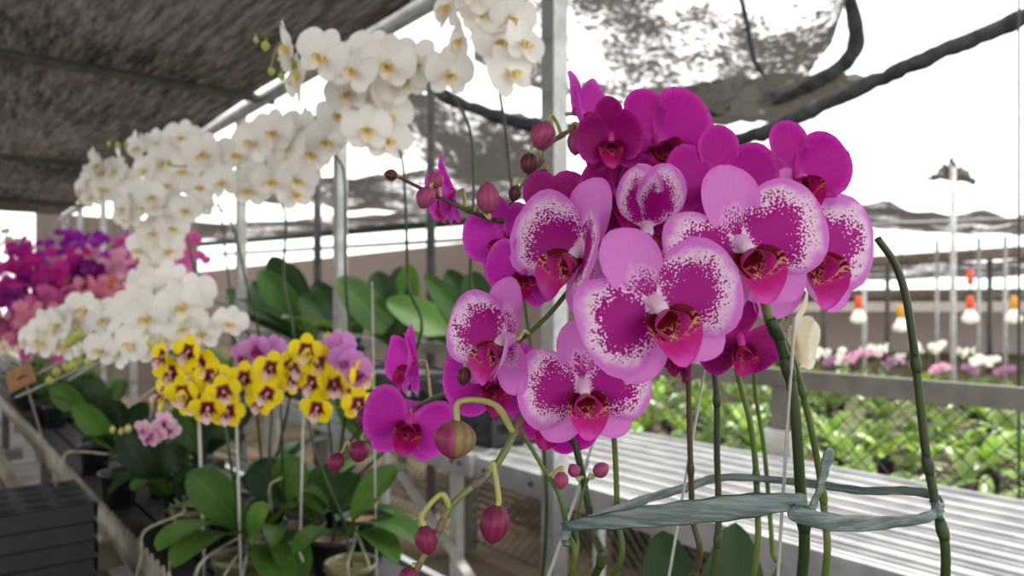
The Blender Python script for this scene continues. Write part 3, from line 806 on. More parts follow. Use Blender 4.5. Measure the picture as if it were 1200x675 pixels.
# low staging the bed stands on
for i, (d_a, d_b) in enumerate(((2.95, 4.15), (4.45, 5.65), (5.95, 7.15), (7.45, 8.65))):
    b = MB(); nn = 10
    for k in range(nn):
        dd = d_a + (d_b - d_a) * (k + .5) / nn; b.box((dd - .04, -4.5, .30), (dd + .04, 5.3, .32))
    for s in (-4, -1.7, .6, 2.9, 5.1):
        b.box((d_a, s - .03, .25), (d_b, s + .03, .30)); b.box((d_a + .02, s - .03, 0), (d_a + .08, s + .03, .25)); b.box((d_b - .08, s - .03, 0), (d_b - .02, s + .03, .25))
    tag(obj('low_staging', b.mesh('staging', M['wood'], False), None, ROWROT), ['low staging of green orchids directly behind the chain-link fence', 'second low staging beyond the fence', 'third low staging beyond the fence', 'last low staging beyond the fence'][i], 'bench')
bedv = [bed_mesh(k, 'leaf_bed' if k % 2 else 'leaf_bed2') for k in range(6)]
bedf = [bed_mesh(20, 'leaf_bed2', 'far_white'), bed_mesh(21, 'leaf_bed2', 'far_mauve'), bed_mesh(22, 'leaf_bed2', 'far_pale'), bed_mesh(23, 'leaf_bed2', 'far_white'), bed_mesh(24, 'leaf_bed', 'far_white')]
cnt = cf = 0
r = random.Random(5)
for d in [3.05, 3.34, 3.63, 3.92] + [4.55, 4.9, 5.25, 5.55] + [6.1, 6.6, 7.05] + [7.6, 8.05, 8.5]:
    s = -3.2
    while s < 5.0:
        s += r.uniform(.26, .38) if d < 5.7 else r.uniform(.40, .54)
        p = rc(s, d + r.uniform(-.06, .06), .32); x = p.x / p.y * F + CX
        if p.y < 1.4 or not (640 < x < 1300) or (d > 4.4 and x < 700): continue
        flw = d > 6.0 and (x < 1170) and r.random() < .75
        me = r.choice(bedf if flw else bedv)
        mw = Matrix.Translation(p) @ RZ(r.uniform(0, 360)) @ Matrix.Scale(r.uniform(.9, 1.3) * (1.0 if d < 6 else 1.15), 4)
        o = obj('potted_orchid', me, None, mw)
        if flw: tag(o, 'small blooming orchid in the far rows beyond the chain-link fence', 'orchid', 'blooming orchids in the far rows'); cf += 1
        else: tag(o, 'green flowerless potted orchid in the crowded bed beyond the chain-link fence', 'orchid', 'green orchids beyond the fence'); cnt += 1
print('bed', cnt, cf)

# ------------------------------------------------------------------ flower bench (left)
fb = thing('flower_bench', 'long grey metal bench with saw-toothed edge rail carrying the potted orchids', 'bench', rc(5.4, .67), None, Matrix.Translation(rc(5.4, .67)) @ ROWROT)
mw = W[fb.name]; LB = 11.0; Wb = .46
for k in range(5):
    x = -Wb / 2 + .045 + k * .0925; b = MB(); b.box((x - .04, -LB / 2, BZ - .025), (x + .04, LB / 2, BZ)); obj('bench_board', b.mesh('bench_board', M['dark_post'], False), fb, mw)
# saw-toothed rail on the aisle side
b = MB(); x = -Wb / 2 - .012; nt = int(LB / .05); V, Fc = [], []
for i in range(nt * 2 + 1):
    y = -LB / 2 + i * .025; top = BZ + (.034 if i % 2 else .002)
    for dx in (0, .006): V += [(x + dx, y, BZ - .06), (x + dx, y, top)]
for i in range(nt * 2):
    a = i * 4; Fc += [(a, a + 4, a + 5, a + 1), (a + 3, a + 7, a + 6, a + 2), (a + 1, a + 5, a + 7, a + 3), (a, a + 2, a + 6, a + 4)]
b.add(V, Fc); b.box((x, -LB / 2, BZ - .06), (x + .022, LB / 2, BZ - .026)); obj('edge_rail', b.mesh('edge_rail', M['pale_rail'], False), fb, mw)
b = MB(); b.box((Wb / 2, -LB / 2, BZ - .06), (Wb / 2 + .02, LB / 2, BZ + .01)); obj('edge_rail', b.mesh('edge_rail', M['galv'], False), fb, mw)
for s in (-5.3, -3.35, -1.4, .55, 2.5, 4.45):
    for x in (-Wb / 2 + .03, Wb / 2 - .03):
        b = MB(); b.box((x - .022, s - .022, 0), (x + .022, s + .022, BZ - .025)); obj('leg', b.mesh('leg', M['galv_dark'], False), fb, mw)
    b = MB(); b.box((-Wb / 2, s - .02, BZ - .06), (Wb / 2, s + .02, BZ - .026)); obj('cross_beam', b.mesh('cross_beam', M['galv_dark'], False), fb, mw)

# lower frame and pipes across the aisle
lf = thing('side_frame', 'grey steel frame of posts and rails beside the tray stack', 'frame', rc(4.1, .02), None, Matrix.Translation(rc(4.0, .05)) @ ROWROT)
mw = W[lf.name]
for (x, y) in ((-.12, -.3), (.12, -.05), (-.12, .6), (.12, .8)):
    b = MB(); b.box((x - .03, y - .03, 0), (x + .03, y + .03, .80)); obj('post', b.mesh('post', M['galv_dark'], False), lf, mw)
for y, z in ((-.3, .82), (.75, .82)):
    b = MB(); b.box((-.3, y - .03, z - .02), (.3, y + .03, z + .02)); obj('rail', b.mesh('rail', M['galv_dark'], False), lf, mw)
for x in (-.2, .16):
    b = MB(); b.box((x - .03, -.4, .84), (x + .03, .9, .87)); obj('rail', b.mesh('rail', M['galv_dark'], False), lf, mw)
for k, (a, c) in enumerate(((at(-20, 500, 2.6), at(27, 592, 2.3)), (at(-30, 522, 2.6), at(10, 592, 2.3)))):
    b = MB(); b.tube([a, (a + c) / 2, c], .019, 10); me = b.mesh('pale_pipe', M['wood']); me.transform(mw.inverted()); obj('pipe', me, lf, mw)

# plug trays on a low plank bench
lb = thing('plank_bench', 'low pale plank bench under the black tray stack', 'bench', rc(2.0, .05), None, Matrix.Translation(rc(2.1, .04)) @ ROWROT)
mw = W[lb.name]; PZ = .70
for k in range(5):
    b = MB(); b.box((-.36 + .15 * k, -.55, PZ - .03), (-.36 + .15 * k + .14, .55, PZ)); obj('plank', b.mesh('plank', M['wood'], False), lb, mw)
for x in (-.3, .3):
    for y in (-.5, .5):
        b = MB(); b.box((x - .025, y - .025, 0), (x + .025, y + .025, PZ - .03)); obj('leg', b.mesh('leg', M['wood'], False), lb, mw)
b = MB(); b.bar(at(84, 660, 1.98), at(190, 634, 2.22), .03, .075); me = b.mesh('lower_beam', M['wood'], False); me.transform(W[fb.name].inverted()); obj('lower_beam', me, fb, W[fb.name])
def tray_mesh():
    b = MB(); nx, ny, c = 8, 4, .067; ox, oy = -nx * c / 2, -ny * c / 2; h = .055; n = 12
    for i in range(nx):
        for j in range(ny):
            cx_, cy_ = ox + (i + .5) * c, oy + (j + .5) * c
            ring = []
            for k in range(n):
                a = 2 * math.pi * (k + .5) / n; ca, sa = math.cos(a), math.sin(a); m_ = max(abs(ca), abs(sa)); ring.append((cx_ + ca / m_ * c / 2, cy_ + sa / m_ * c / 2, h))
            hole = [(cx_ + .0285 * math.cos(2 * math.pi * (k + .5) / n), cy_ + .0285 * math.sin(2 * math.pi * (k + .5) / n), h) for k in range(n)]
            lip_ = [(cx_ + .0275 * math.cos(2 * math.pi * (k + .5) / n), cy_ + .0275 * math.sin(2 * math.pi * (k + .5) / n), h - .006) for k in range(n)]
            bot = [(cx_ + .020 * math.cos(2 * math.pi * (k + .5) / n), cy_ + .020 * math.sin(2 * math.pi * (k + .5) / n), 0) for k in range(n)]
            V = ring + hole + lip_ + bot; Fc = []
            for q in range(3):
                for k in range(n): k2 = (k + 1) % n; Fc.append((q * n + k, q * n + k2, (q + 1) * n + k2, (q + 1) * n + k))
            b.add(V, Fc)
    X, Y_ = nx * c / 2, ny * c / 2
    for (x0, y0, x1, y1) in ((-X, -Y_, X, -Y_), (X, -Y_, X, Y_), (X, Y_, -X, Y_), (-X, Y_, -X, -Y_)):
        dx, dy = (.008 if x0 == x1 == X else -.008 if x0 == x1 else 0), (.008 if y0 == y1 == Y_ else -.008 if y0 == y1 else 0)
        b.add([(x0, y0, h), (x1, y1, h), (x1 + dx, y1 + dy, h - .004), (x0 + dx, y0 + dy, h - .004), (x1 + dx, y1 + dy, h - .041), (x0 + dx, y0 + dy, h - .041)], [(0, 1, 2, 3), (3, 2, 4, 5)])
    return b.mesh('plug_tray', M['tray_plastic'], False)
tm = tray_mesh(); ntr = 7; p0 = at(107, 597, 1.80)
for k in range(ntr):
    mwk = Matrix.Translation(rc(2.02, .045, PZ + .002 + .041 * k)) @ ROWROT @ RZ(r.uniform(-1.2, 1.2))
    o = obj('plug_tray', tm, None, mwk)
    tag(o, 'black plastic plug tray with round holes, topmost of the stack' if k == ntr - 1 else ['lowest', 'second', 'third', 'fourth', 'fifth', 'sixth'][k] + (' of the stacked black plug trays on the plank bench' if k == 0 else ' black plug tray counted up from the plank bench'), 'tray', 'stacked black plug trays')

# ------------------------------------------------------------------ hero orchids
def hero_pot(name, label, x, y, seed, leaves=4):
    return potted(name, label, 'orchid', Vector((x, y, BZ)), None, .045, .10, 'clear_pot', leaves, (.17, .06), 'leaf', seed, (.02, .07))
def down(pl, first):
    """points from the pot up to where the spike enters the picture"""
    b = W[pl.name].translation + UP * .095; f = Vector(first)
    return [b, b.lerp(f, .45) + Vector((0, 0, .02)), ]

# P1: the big spotted spike
p1 = hero_pot('spotted_orchid', 'large white and magenta spotted orchid whose thick spike arches over to drooping buds', .20, .64, 1)
q = [(940, 675, .56), (937, 560, .55), (929, 460, .545), (914, 400, .54), (901, 374, .535), (888, 330, .535), (852, 318, .535), (800, 345, .54), (740, 402, .575), (690, 440, .60), (640, 470, .585), (612, 487, .56),
     (592, 528, .545), (572, 556, .54), (531, 590, .535), (510, 630, .53), (488, 668, .53), (478, 690, .53)]
pts = [at(*k) for k in q]
S1a = stem(p1, down(p1, pts[0]) + pts[:5], .0042, .0038, 'stem_dark', (.42, .74, .9))
S1 = stem(p1, pts[4:12], .0036, .0030, 'stem_olive', (.3, .6))
S1b = stem(p1, pts[11:], .0030, .0018, 'stem_olive', (.02, .38, .62, .82))
nr = lambda P, *a: near(P, at(*a))
hero_flower(p1, 'spotted', 936, 292, .60, 196, 14, 4, 6, 4, 4, 6, 4, nr(S1, 895, 345, .535))
hero_flower(p1, 'spotted', 868, 287, .49, 196, 2, 4, 14, 10, -2, 10, 3, nr(S1, 870, 320, .535))
hero_flower(p1, 'spotted', 768, 357, .46, 204, 4, 6, 18, 8, -6, 4, 2, nr(S1, 790, 350, .54), dors=12)
hero_flower(p1, 'spotted', 683, 452, .545, 160, 2, 2, 4, 10, 2, 8, 1, nr(S1, 690, 440, .6))
budp(p1, 536, 493, 530, 538, .545, 25, 'bud_big', nr(S1b, 600, 507, .55), .022, .0024)
budp(p1, 583, 592, 576, 637, .535, 18, 'bud', nr(S1b, 577, 552, .54), .006, .0021)
budp(p1, 497, 616, 503, 650, .53, 13.5, 'bud', nr(S1b, 525, 593, .535), .010, .0021)
budp(p1, 484, 664, 472, 690, .53, 11, 'bud', nr(S1b, 486, 667, .53), .0, .0016)

# P2: second spotted spike behind
p2 = hero_pot('spotted_orchid', 'smaller spotted orchid half hidden behind, flowers turned sideways over dark brown buds', .27, .74, 2)
q = [(967, 675, .62), (966, 600, .62), (956, 530, .615), (938, 450, .61), (920, 400, .6), (880, 340, .6), (820, 310, .6), (760, 290, .6), (690, 318, .6), (640, 372, .60), (600, 404, .595), (560, 410, .585)]
pts = [at(*k) for k in q]
S2 = stem(p2, down(p2, pts[0]) + pts, .0032, .0018, 'stem', (.25, .38))
hero_flower(p2, 'spotted', 684, 294, .575, 176, -40, 6, -22, 34, 6, 10, 6, nr(S2, 690, 318, .6), 30, 44)
hero_flower(p2, 'spotted', 595, 398, .555, 150, -42, 8, -8, 34, 14, 8, 7, nr(S2, 620, 395, .6), 28, 46, 1.0)
hero_flower(p2, 'spotted', 757, 268, .57, 176, -4, 0, -6, 40, 70, 80, 8, nr(S2, 760, 290, .6), sepals=False, dorsal=False, pw=.31)
budp(p2, 556, 410, 556, 436, .57, 9, 'bud_dark', nr(S2, 560, 412, .585), .006)
budp(p2, 545, 430, 542, 452, .56, 8.5, 'bud_dark', nr(S2, 560, 412, .585), .006)

# P3: bare cut stem
p3 = hero_pot('orchid', 'orchid with one bare green stem cut at the top, tied to the spotted plants', .33, .62, 3)
pts = [at(1108, 675, .55), at(1096, 590, .55), at(1085, 530, .55), at(1076, 450, .55), at(1064, 360, .55), at(1050, 312, .55), at(1028, 279, .55)]
stem(p3, down(p3, pts[0]) + pts, .0036, .0026, 'stem_dark', (.32, .48, .66))
obj('cut_end', MB().tube([at(1028.6, 279.6, .55), at(1026, 277, .55)], .0027, 8).mesh('cut_end', M['stem_brown']), p3) if False else None

# P4: magenta crown at the top with the upper bud chain
p4 = hero_pot('magenta_orchid', 'magenta orchid crowning the group, with five round buds beside the square post', .17, .78, 4)
q = [(882, 675, .70), (887, 580, .7), (880, 500, .7), (862, 420, .7), (864, 330, .7), (884, 265, .69), (878, 222, .69), (800, 192, .69), (740, 165, .68), (695, 148, .66), (679, 147, .645), (639, 173, .635), (634, 191, .635), (614, 213, .635), (600, 240, .635)]
pts = [at(*k) for k in q]
S4 = stem(p4, down(p4, pts[0]) + pts[:10], .0032, .0022, 'stem', (.3,))
S4b = stem(p4, pts[9:], .0022, .0013, 'stem_olive', (.3, .6))
hero_flower(p4, 'magenta', 930, 206, .61, 134, 4, 4, 10, 8, 4, 14, 11, nr(S4, 880, 240, .69))
hero_flower(p4, 'magenta', 843, 212, .59, 134, -2, 4, 2, 8, 10, 8, 12, nr(S4, 850, 210, .69))
hero_flower(p4, 'magenta', 770, 166, .645, 136, -4, 4, 22, 8, 2, 22, 13, nr(S4, 770, 180, .69))
hero_flower(p4, 'wine', 717, 160, .60, 96, -14, -14, 4, 36, 6, 6, 14, nr(S4, 715, 155, .67))
hero_flower(p4, 'pink', 674, 132, .655, 96, 58, 10, 20, 30, 10, 10, 15, nr(S4, 690, 148, .66), sepals=False)
hero_flower(p4, 'wine', 744, 232, .64, 118, -4, 2, 8, 12, 8, 8, 31, nr(S4, 760, 180, .68))
hero_flower(p4, 'magenta', 800, 236, .63, 112, 6, 0, 0, 12, 8, 8, 32, nr(S4, 800, 192, .69))
A4 = lambda x, y: nr(S4b, x, y, .637)
budp(p4, 642, 144, 630, 174, .63, 15, 'bud_pink', A4(660, 158), .010)
budp(p4, 677, 152, 674, 182, .625, 11, 'bud_pink', A4(672, 150), .004)
budp(p4, 622, 180, 618, 204, .63, 11, 'bud_dark', A4(636, 183), .007)
budp(p4, 640, 199, 632, 216, .635, 8, 'bud_dark', A4(624, 202), .004)
budp(p4, 606, 218, 601, 236, .635, 8, 'bud_dark', A4(612, 216), .004)
budp(p4, 598, 238, 604, 248, .635, 5, 'bud_dark', A4(600, 240), .001)

# P5: magenta plant to the left with long reaching bud tip
p5 = hero_pot('magenta_orchid', 'magenta orchid with a dark bud spike reaching out over the white stems', .095, .70, 5)
q = [(835, 675, .66), (840, 520, .66), (835, 425, .66), (800, 330, .67), (740, 262, .67), (690, 240, .66), (640, 262, .645), (580, 258, .62), (545, 245, .6), (500, 224, .6), (462, 205, .6)]
pts = [at(*k) for k in q]
S5 = stem(p5, down(p5, pts[0]) + pts[:8], .0032, .0022, 'stem_dark', (.25, .4))
S5b = stem(p5, pts[7:], .0021, .0012, 'stem_brown', (.3, .6))
hero_flower(p5, 'wine', 722, 228, .625, 120, 10, 0, 10, 26, 16, 10, 16, nr(S5, 720, 250, .67))
hero_flower(p5, 'wine', 650, 262, .63, 130, -10, -6, 20, 14, 2, 26, 17, nr(S5, 650, 262, .645))
hero_flower(p5, 'pink', 613, 318, .585, 96, 8, 2, -10, 12, 14, -4, 18, nr(S5, 620, 268, .64))
hero_flower(p5, 'pink', 590, 276, .625, 96, -20, 0, 12, 24, 10, 10, 19, nr(S5, 585, 260, .62))
hero_flower(p5, 'pink', 532, 226, .64, 92, -74, -10, 0, 30, 4, 4, 20, nr(S5b, 545, 245, .6))
A5 = lambda x, y: nr(S5b, x, y, .6)
budp(p5, 573, 250, 571, 213, .595, 14, 'bud_pink', A5(555, 248), .004)
budp(p5, 514, 220, 507, 202, .6, 9.5, 'bud_pink', A5(515, 232), .002)
budp(p5, 504, 220, 493, 244, .592, 11.5, 'bud_pink', A5(503, 225), .003)
budp(p5, 466, 206, 450, 204, .6, 7, 'bud_dark', A5(466, 206), .0)

# P6: magenta flower, shade painted into its petals, hanging under the big spotted flower
p6 = hero_pot('wine_orchid', 'wine-red orchid hanging below the largest spotted flower on a brownish stem', .06, .88, 6)
pts = [at(*k) for k in ((812, 675, .64), (811, 600, .63), (808, 500, .625), (808, 420, .62), (822, 388, .62), (864, 384, .625))]
S6 = stem(p6, down(p6, pts[0]) + pts, .0030, .0020, 'stem_brown', (.3, .5))
hero_flower(p6, 'wine', 866, 396, .60, 108, 4, -18, 2, 4, -26, -26, 21, nr(S6, 864, 384, .625))
hero_flower(p6, 'wine', 800, 420, .63, 62, -60, -20, -30, 30, 8, 8, 22, nr(S6, 808, 410, .62))

# P7: the plant whose spikes run behind the front flower
p7 = hero_pot('magenta_orchid', 'bright magenta orchid trailing low with small rosy buds over the leafy rosettes', -.05, .86, 7)
pts = [at(*k) for k in ((718, 675, .64), (723, 600, .635), (717, 490, .63), (700, 462, .63), (640, 455, .63), (585, 440, .64), (545, 455, .68), (505, 467, .74), (475, 488, .775), (440, 512, .77), (402, 531, .77))]
S7 = stem(p7, down(p7, pts[0]) + pts, .0030, .0013, 'stem', (.25, .4))
hero_flower(p7, 'pink', 575, 440, .60, 118, 12, 0, 2, 10, 0, 6, 23, nr(S7, 585, 440, .64))
hero_flower(p7, 'magenta', 652, 484, .62, 110, -6, -8, -24, 10, 6, 6, 24, nr(S7, 650, 456, .63))
hero_flower(p7, 'pink', 480, 490, .73, 112, 10, 4, -14, 16, 2, -6, 25, nr(S7, 480, 484, .77), dcup=-72)
hero_flower(p7, 'pink', 487, 424, .77, 92, -64, 6, 8, 28, 16, 16, 26, nr(S7, 505, 467, .74))
A7 = lambda x, y: nr(S7, x, y, .77)
budp(p7, 424, 516, 418, 542, .77, 12.5, 'bud', A7(440, 512), .008)
budp(p7, 400, 531, 388, 552, .77, 10, 'bud', A7(410, 528), .008)
budp(p7, 432, 478, 424, 503, .78, 11, 'bud', A7(440, 512), .004)
budp(p7, 586, 476, 578, 492, .70, 9, 'bud_pink', nr(S7, 560, 448, .66), .004)
pts = [at(*k) for k in ((697, 675, .62), (694, 620, .62), (683, 560, .62), (672, 510, .62))]
S7b = stem(p7, down(p7, pts[0]) + pts, .0036, .0030, 'stem_dark', (.45,))
pts = [at(*k) for k in ((668, 675, .585), (664, 620, .585), (655, 580, .585), (634, 544, .585), (608, 500, .585))]
S7c = stem(p7, down(p7, pts[0]) + pts, .0024, .0017, 'stem', (.5,))
pts = [at(*k) for k in ((668, 675, .60), (675, 610, .60), (684, 575, .60), (690, 560, .60))]
S7d = stem(p7, down(p7, pts[0]) + pts, .0016, .0012, 'stem')
budp(p7, 697, 557, 712, 544, .60, 9, 'bud_pink', S7d[-1], .003)
budp(p7, 676, 558, 669, 544, .59, 7.5, 'bud_pink', nr(S7b, 683, 560, .62), .003)
budp(p7, 658, 553, 657, 574, .58, 9, 'bud_pink', nr(S7c, 645, 555, .585), .003)

# P8: cream flower seen from the side behind the stems
p8 = hero_pot('cream_orchid', 'orchid with a single creamy white flower seen from behind the thick stem', .19, .905, 8, 3)
pts = [at(*k) for k in ((908, 675, .80), (905, 640, .8), (896, 530, .79), (884, 440, .78), (900, 385, .77), (922, 372, .765))]
S8 = stem(p8, down(p8, pts[0]) + pts, .0030, .0020, 'stem', (.4,))
hero_flower(p8, 'cream', 926, 388, .75, 104, 62, -10, -6, 30, -22, -22, 28, nr(S8, 920, 374, .765))
leaf(p8, Vector((.235, .88, BZ + .09)), at(862, 612, .92), .085, .02, 'leaf_dark', .12, Vector((0, -1, .2)), seed=91)
leaf(p8, Vector((.20, .88, BZ + .09)), at(776, 622, .96), .07, .05, 'leaf_dark', .12, UP, seed=92)

# clear stakes among the hero stems
def stake(label, a, b_, r=.0013, group=None, mat='stake'):
    tb = MB(); a, b_ = Vector(a), Vector(b_); tb.tube([a, (a + b_) / 2, b_], r, 6); o = obj('support_stake', tb.mesh('support_stake', M[mat])); return tag(o, label, 'stake', group)
def foot(x, y): return Vector((x, y, BZ + .06))
stake('clear thin stake clipped along the thickest green stem', foot(.215, .655), at(931, 372, .53))
stake('thin pale stake between the brownish stem and the dark green stem', foot(.105, .73), at(826, 430, .64))
stake('thin pale stake standing under the front spotted flower', foot(-.045, .85), at(690, 540, .635))
stake('thin pale stake beside the slender stem below the front flower right edge', foot(-.035, .87), at(711, 470, .65))

# ribbon tying the stems
def ribbon(pl, q, th=.0011, name='band', closed=False):
    P = crom([at(a, b_, c) for a, b_, c, _ in q], 8); wd = []
    for i in range(len(P)):
        f = i / 8; k = min(int(f), len(q) - 2); t = f - k; wd.append((q[k][3] * (1 - t) + q[k + 1][3] * t) * .54 / F)
    V, Fc, n = [], [], 10
    for i, p in enumerate(P):
        t = (P[min(i + 1, len(P) - 1)] - P[max(i - 1, 0)]).normalized(); up = UP - t * t.z
        if up.length < .3: up = Vector((1, 0, .2)) - t * t.x
        up.normalize(); ou = t.cross(up).normalized()
        for j in range(n):
            a = 2 * math.pi * j / n; hh = math.cos(a) * wd[i] / 2; oo = math.sin(a) * th
            wr = .0010 * math.sin(hh / (wd[i] + 1e-6) * 11 + i * .35) + .0012 * mnoise.noise(Vector((i * .25, hh * 300, 0)))
            V.append(p + up * hh * (1 + .06 * math.sin(i * 1.3)) + ou * (oo + wr))
    for i in range(len(P) - 1):
        for j in range(n):
            k = (j + 1) % n; Fc.append((i * n + j, i * n + k, (i + 1) * n + k, (i + 1) * n + j))
    Fc.append(tuple(range(n - 1, -1, -1))); Fc.append(tuple((len(P) - 1) * n + j for j in range(n)))
    me = mesh(name, V, Fc, M['ribbon']); me.transform(W[pl.name].inverted()); return obj(name, me, pl, W[pl.name])
rb = thing('tie_ribbon', 'grey-green plastic ribbon looped around the orchid stems', 'ribbon', at(940, 596, .53))
ribbon(rb, [(661, 618, .56, 10), (668, 616, .545, 13), (720, 610, .53, 20), (790, 602, .515, 27), (860, 595, .505, 29), (920, 588, .50, 20), (945, 588, .50, 16)])
ribbon(rb, [(926, 592, .50, 10), (936, 603, .497, 20), (975, 612, .50, 19), (1030, 613, .515, 16), (1075, 609, .53, 13), (1099, 600, .545, 11), (1103, 589, .565, 12), (1092, 580, .59, 14), (1060, 575, .61, 11), (1010, 575, .635, 12), (960, 568, .655, 12), (905, 562, .69, 11), (845, 560, .70, 12), (800, 572, .68, 14), (750, 588, .64, 14), (700, 605, .60, 11), (672, 614, .565, 9), (660, 619, .555, 8)])
ribbon(rb, [(949, 600, .50, 10), (958, 580, .505, 13), (966, 552, .51, 14), (974, 526, .515, 18)], .0011, 'loose_end')
ribbon(rb, [(664, 613, .555, 8), (663, 622, .552, 14), (662, 632, .552, 10), (664, 640, .553, 4)], .003, 'knot')
ribbon(rb, [(1096, 588, .552, 10), (1098, 596, .545, 16), (1098, 604, .545, 10)], .0035, 'knot')

# ------------------------------------------------------------------ white sprays on the flower bench
def spray(name, label, kind, base, path, Yp, flowers, size, buds=(), r0=.0036, stemmat='stem_dark', group=None, leaves=4, lmat='leaf_dark', seed=1, pot='black_plastic', yaw0=0, pr=None, lsize=(.20, .065), pots=True, stake_=None, rise=(.04, .12)):
    """a potted orchid with one spike; flowers at (px, py[, dy])"""
    b0 = Vector((base[0], base[1], BZ))
    pl = potted(name, label, 'orchid', b0, group, .05, .11, pot, leaves, lsize, lmat, seed, rise)
    pts = [b0 + UP * .10] + [at(x, y, Yp if len(z) == 0 else z[0]) for x, y, *z in path]
    S = stem(pl, pts, r0, .0012, stemmat)
    rr = random.Random(seed * 17)
    for i, fdat in enumerate(flowers):
        x, y = fdat[0], fdat[1]; yaw = fdat[2] if len(fdat) > 2 else yaw0 + rr.uniform(-32, 32); ds = fdat[3] if len(fdat) > 3 else 0
        Yf = Yp - .03 - ds + rr.uniform(-.02, .02)
        small_flower(pl, kind, at(x, y, Yf), size * rr.uniform(.92, 1.08), yaw, rr.uniform(-20, 14), rr.uniform(-32, 32), seed + i, near(S, at(x, y, Yp)))
    for (x, y, rp) in buds:
        p = at(x, y, Yp); bud(pl, p + UP * rp * Yp / F, p - UP * rp * Yp / F, rp * Yp / F * .8, 'bud_green', near(S, p), .004, .0012)
    return pl, S

bx = lambda s, d: (rc(s, d).x, rc(s, d).y)
spray('white_orchid', 'white orchid spray dipping from the top edge beside the square post', 'white', bx(.95, .83),
      [(640, 560, 1.2), (612, 330, 1.2), (598, 205), (592, 150), (583, 100), (568, 66), (552, 36), (528, 2), (500, -20)], 1.17,
      [(584, 48, 12), (566, 14, 0), (600, 18, 20), (594, 84, 30), (528, 6, -60), (541, 46, -70), (556, -12, 0), (612, 50, 40)], .086, [(482, -6, 6)], leaves=0, seed=31)
spray('white_orchid', 'tallest long white spray of broad flowers stretching across to the roof edge', 'white', bx(1.64, .70),
      [(556, 420, 1.35), (551, 330, 1.3), (555, 220), (550, 150), (524, 108), (482, 90), (440, 84), (392, 76), (345, 60), (318, 50), (298, 44)], 1.26,
      [(525, 84, 25), (489, 73, 10), (456, 72, 0, .03), (417, 82, -6, .05), (380, 64, -4, .04), (338, 55, -65), (352, 88, -60), (470, 92, 0, -.03), (438, 62, 5, -.02)], .094,
      [(311, 54, 6), (300, 47, 4), (347, 76, 6), (318, 84, 5), (330, 90, 5)], leaves=0, seed=32)
spray('white_orchid', 'white spray with pink-tinged backs just under the tallest white spray', 'white', bx(1.92, .83),
      [(482, 420, 1.4), (478, 330, 1.38), (474, 215), (466, 170), (440, 122), (404, 96), (380, 84)], 1.33,
      [(440, 112, 30), (408, 108, -20), (455, 132, 20), (430, 150, 10), (452, 162, 30), (425, 122, 0), (450, 96, 60)], .090, [(392, 96, 6)], leaves=0, seed=33)
spray('white_orchid', 'short white spray with a round green bud tip between the two pale roof posts', 'white', bx(1.81, .86),
      [(410, 430, 1.6), (405, 330), (404, 215), (396, 186), (380, 172), (352, 158), (330, 140)], 1.52,
      [(395, 132, 8), (424, 152, 30), (322, 153, -6), (354, 152, 0), (382, 163, 12), (300, 166, -10), (368, 178, 0), (340, 170, -20)], .092, [(372, 140, 6), (358, 131, 4), (343, 136, 3)], seed=34)
spray('white_orchid', 'white spray on a wide dark arch in front of the grey galvanised post', 'white', bx(2.1, .80),
      [(345, 430, 1.75), (333, 330), (335, 262), (329, 236), (317, 214), (299, 198), (276, 190), (240, 192), (210, 195), (195, 192)], 1.74,
      [(314, 190, 0), (319, 210, 10), (298, 164, -10), (293, 219, 0), (348, 207, 25), (261, 211, -15), (258, 184, -20), (334, 180, 10), (280, 178, 0), (345, 225, 30), (238, 178, -10)], .098, [(272, 175, 5), (240, 184, 5), (198, 192, 4)], seed=35)
spray('white_orchid', 'white spray ending in small green buds against the dark shade cloth', 'white', bx(2.6, .74),
      [(272, 420, 2.15), (264, 296), (258, 246), (246, 212), (226, 194), (196, 180), (160, 171), (126, 169)], 2.12,
      [(184, 168, -10), (207, 176, 0), (223, 180, 0), (172, 199, -20), (199, 216, 0), (234, 217, 20), (162, 172, -40), (190, 188, 0), (216, 198, 0), (215, 160, 10), (240, 200, 0)], .10, [(150, 170, 5), (138, 170, 4), (128, 169, 3)], seed=36)
spray('white_orchid', 'white spray farthest down the aisle, flowers crowding beneath the cloth edge', 'white', bx(2.9, .66),
      [(190, 400, 2.45), (182, 270), (168, 224), (142, 206), (112, 208), (96, 218)], 2.42,
      [(136, 199, -10), (119, 200, -20), (107, 209, -30), (98, 221, -40), (108, 229, -20), (124, 221, 0), (141, 186, -60), (130, 212, 0), (150, 212, 0), (116, 190, -50), (146, 226, 0)], .10, [(96, 236, 5)], seed=37)
spray('white_orchid', 'low arched white spray over the descending chain of white flowers', 'white', bx(2.45, .70),
      [(300, 420, 2.1), (286, 320), (273, 266), (258, 244), (234, 233), (207, 230), (184, 239), (169, 251), (157, 262)], 2.02,
      [(169, 239, -10), (178, 229, 0), (151, 253, -10), (219, 245, 10), (193, 238, 0), (146, 243, -30), (232, 240, 20), (160, 226, 0)], .088, [(155, 263, 5)], seed=38)
spray('white_orchid', 'white spray falling in a straight descending chain above the low white flowers', 'white', bx(2.55, .62),
      [(240, 420, 2.2), (225, 306), (213, 258), (206, 240), (202, 256), (192, 284), (180, 316), (168, 336)], 2.1,
      [(200, 250, 10), (203, 266, 20), (181, 285, -10), (185, 309, 0), (170, 327, -10), (166, 291, -20), (180, 270, 0), (196, 292, 20), (188, 330, 10)], .098, [], seed=39)
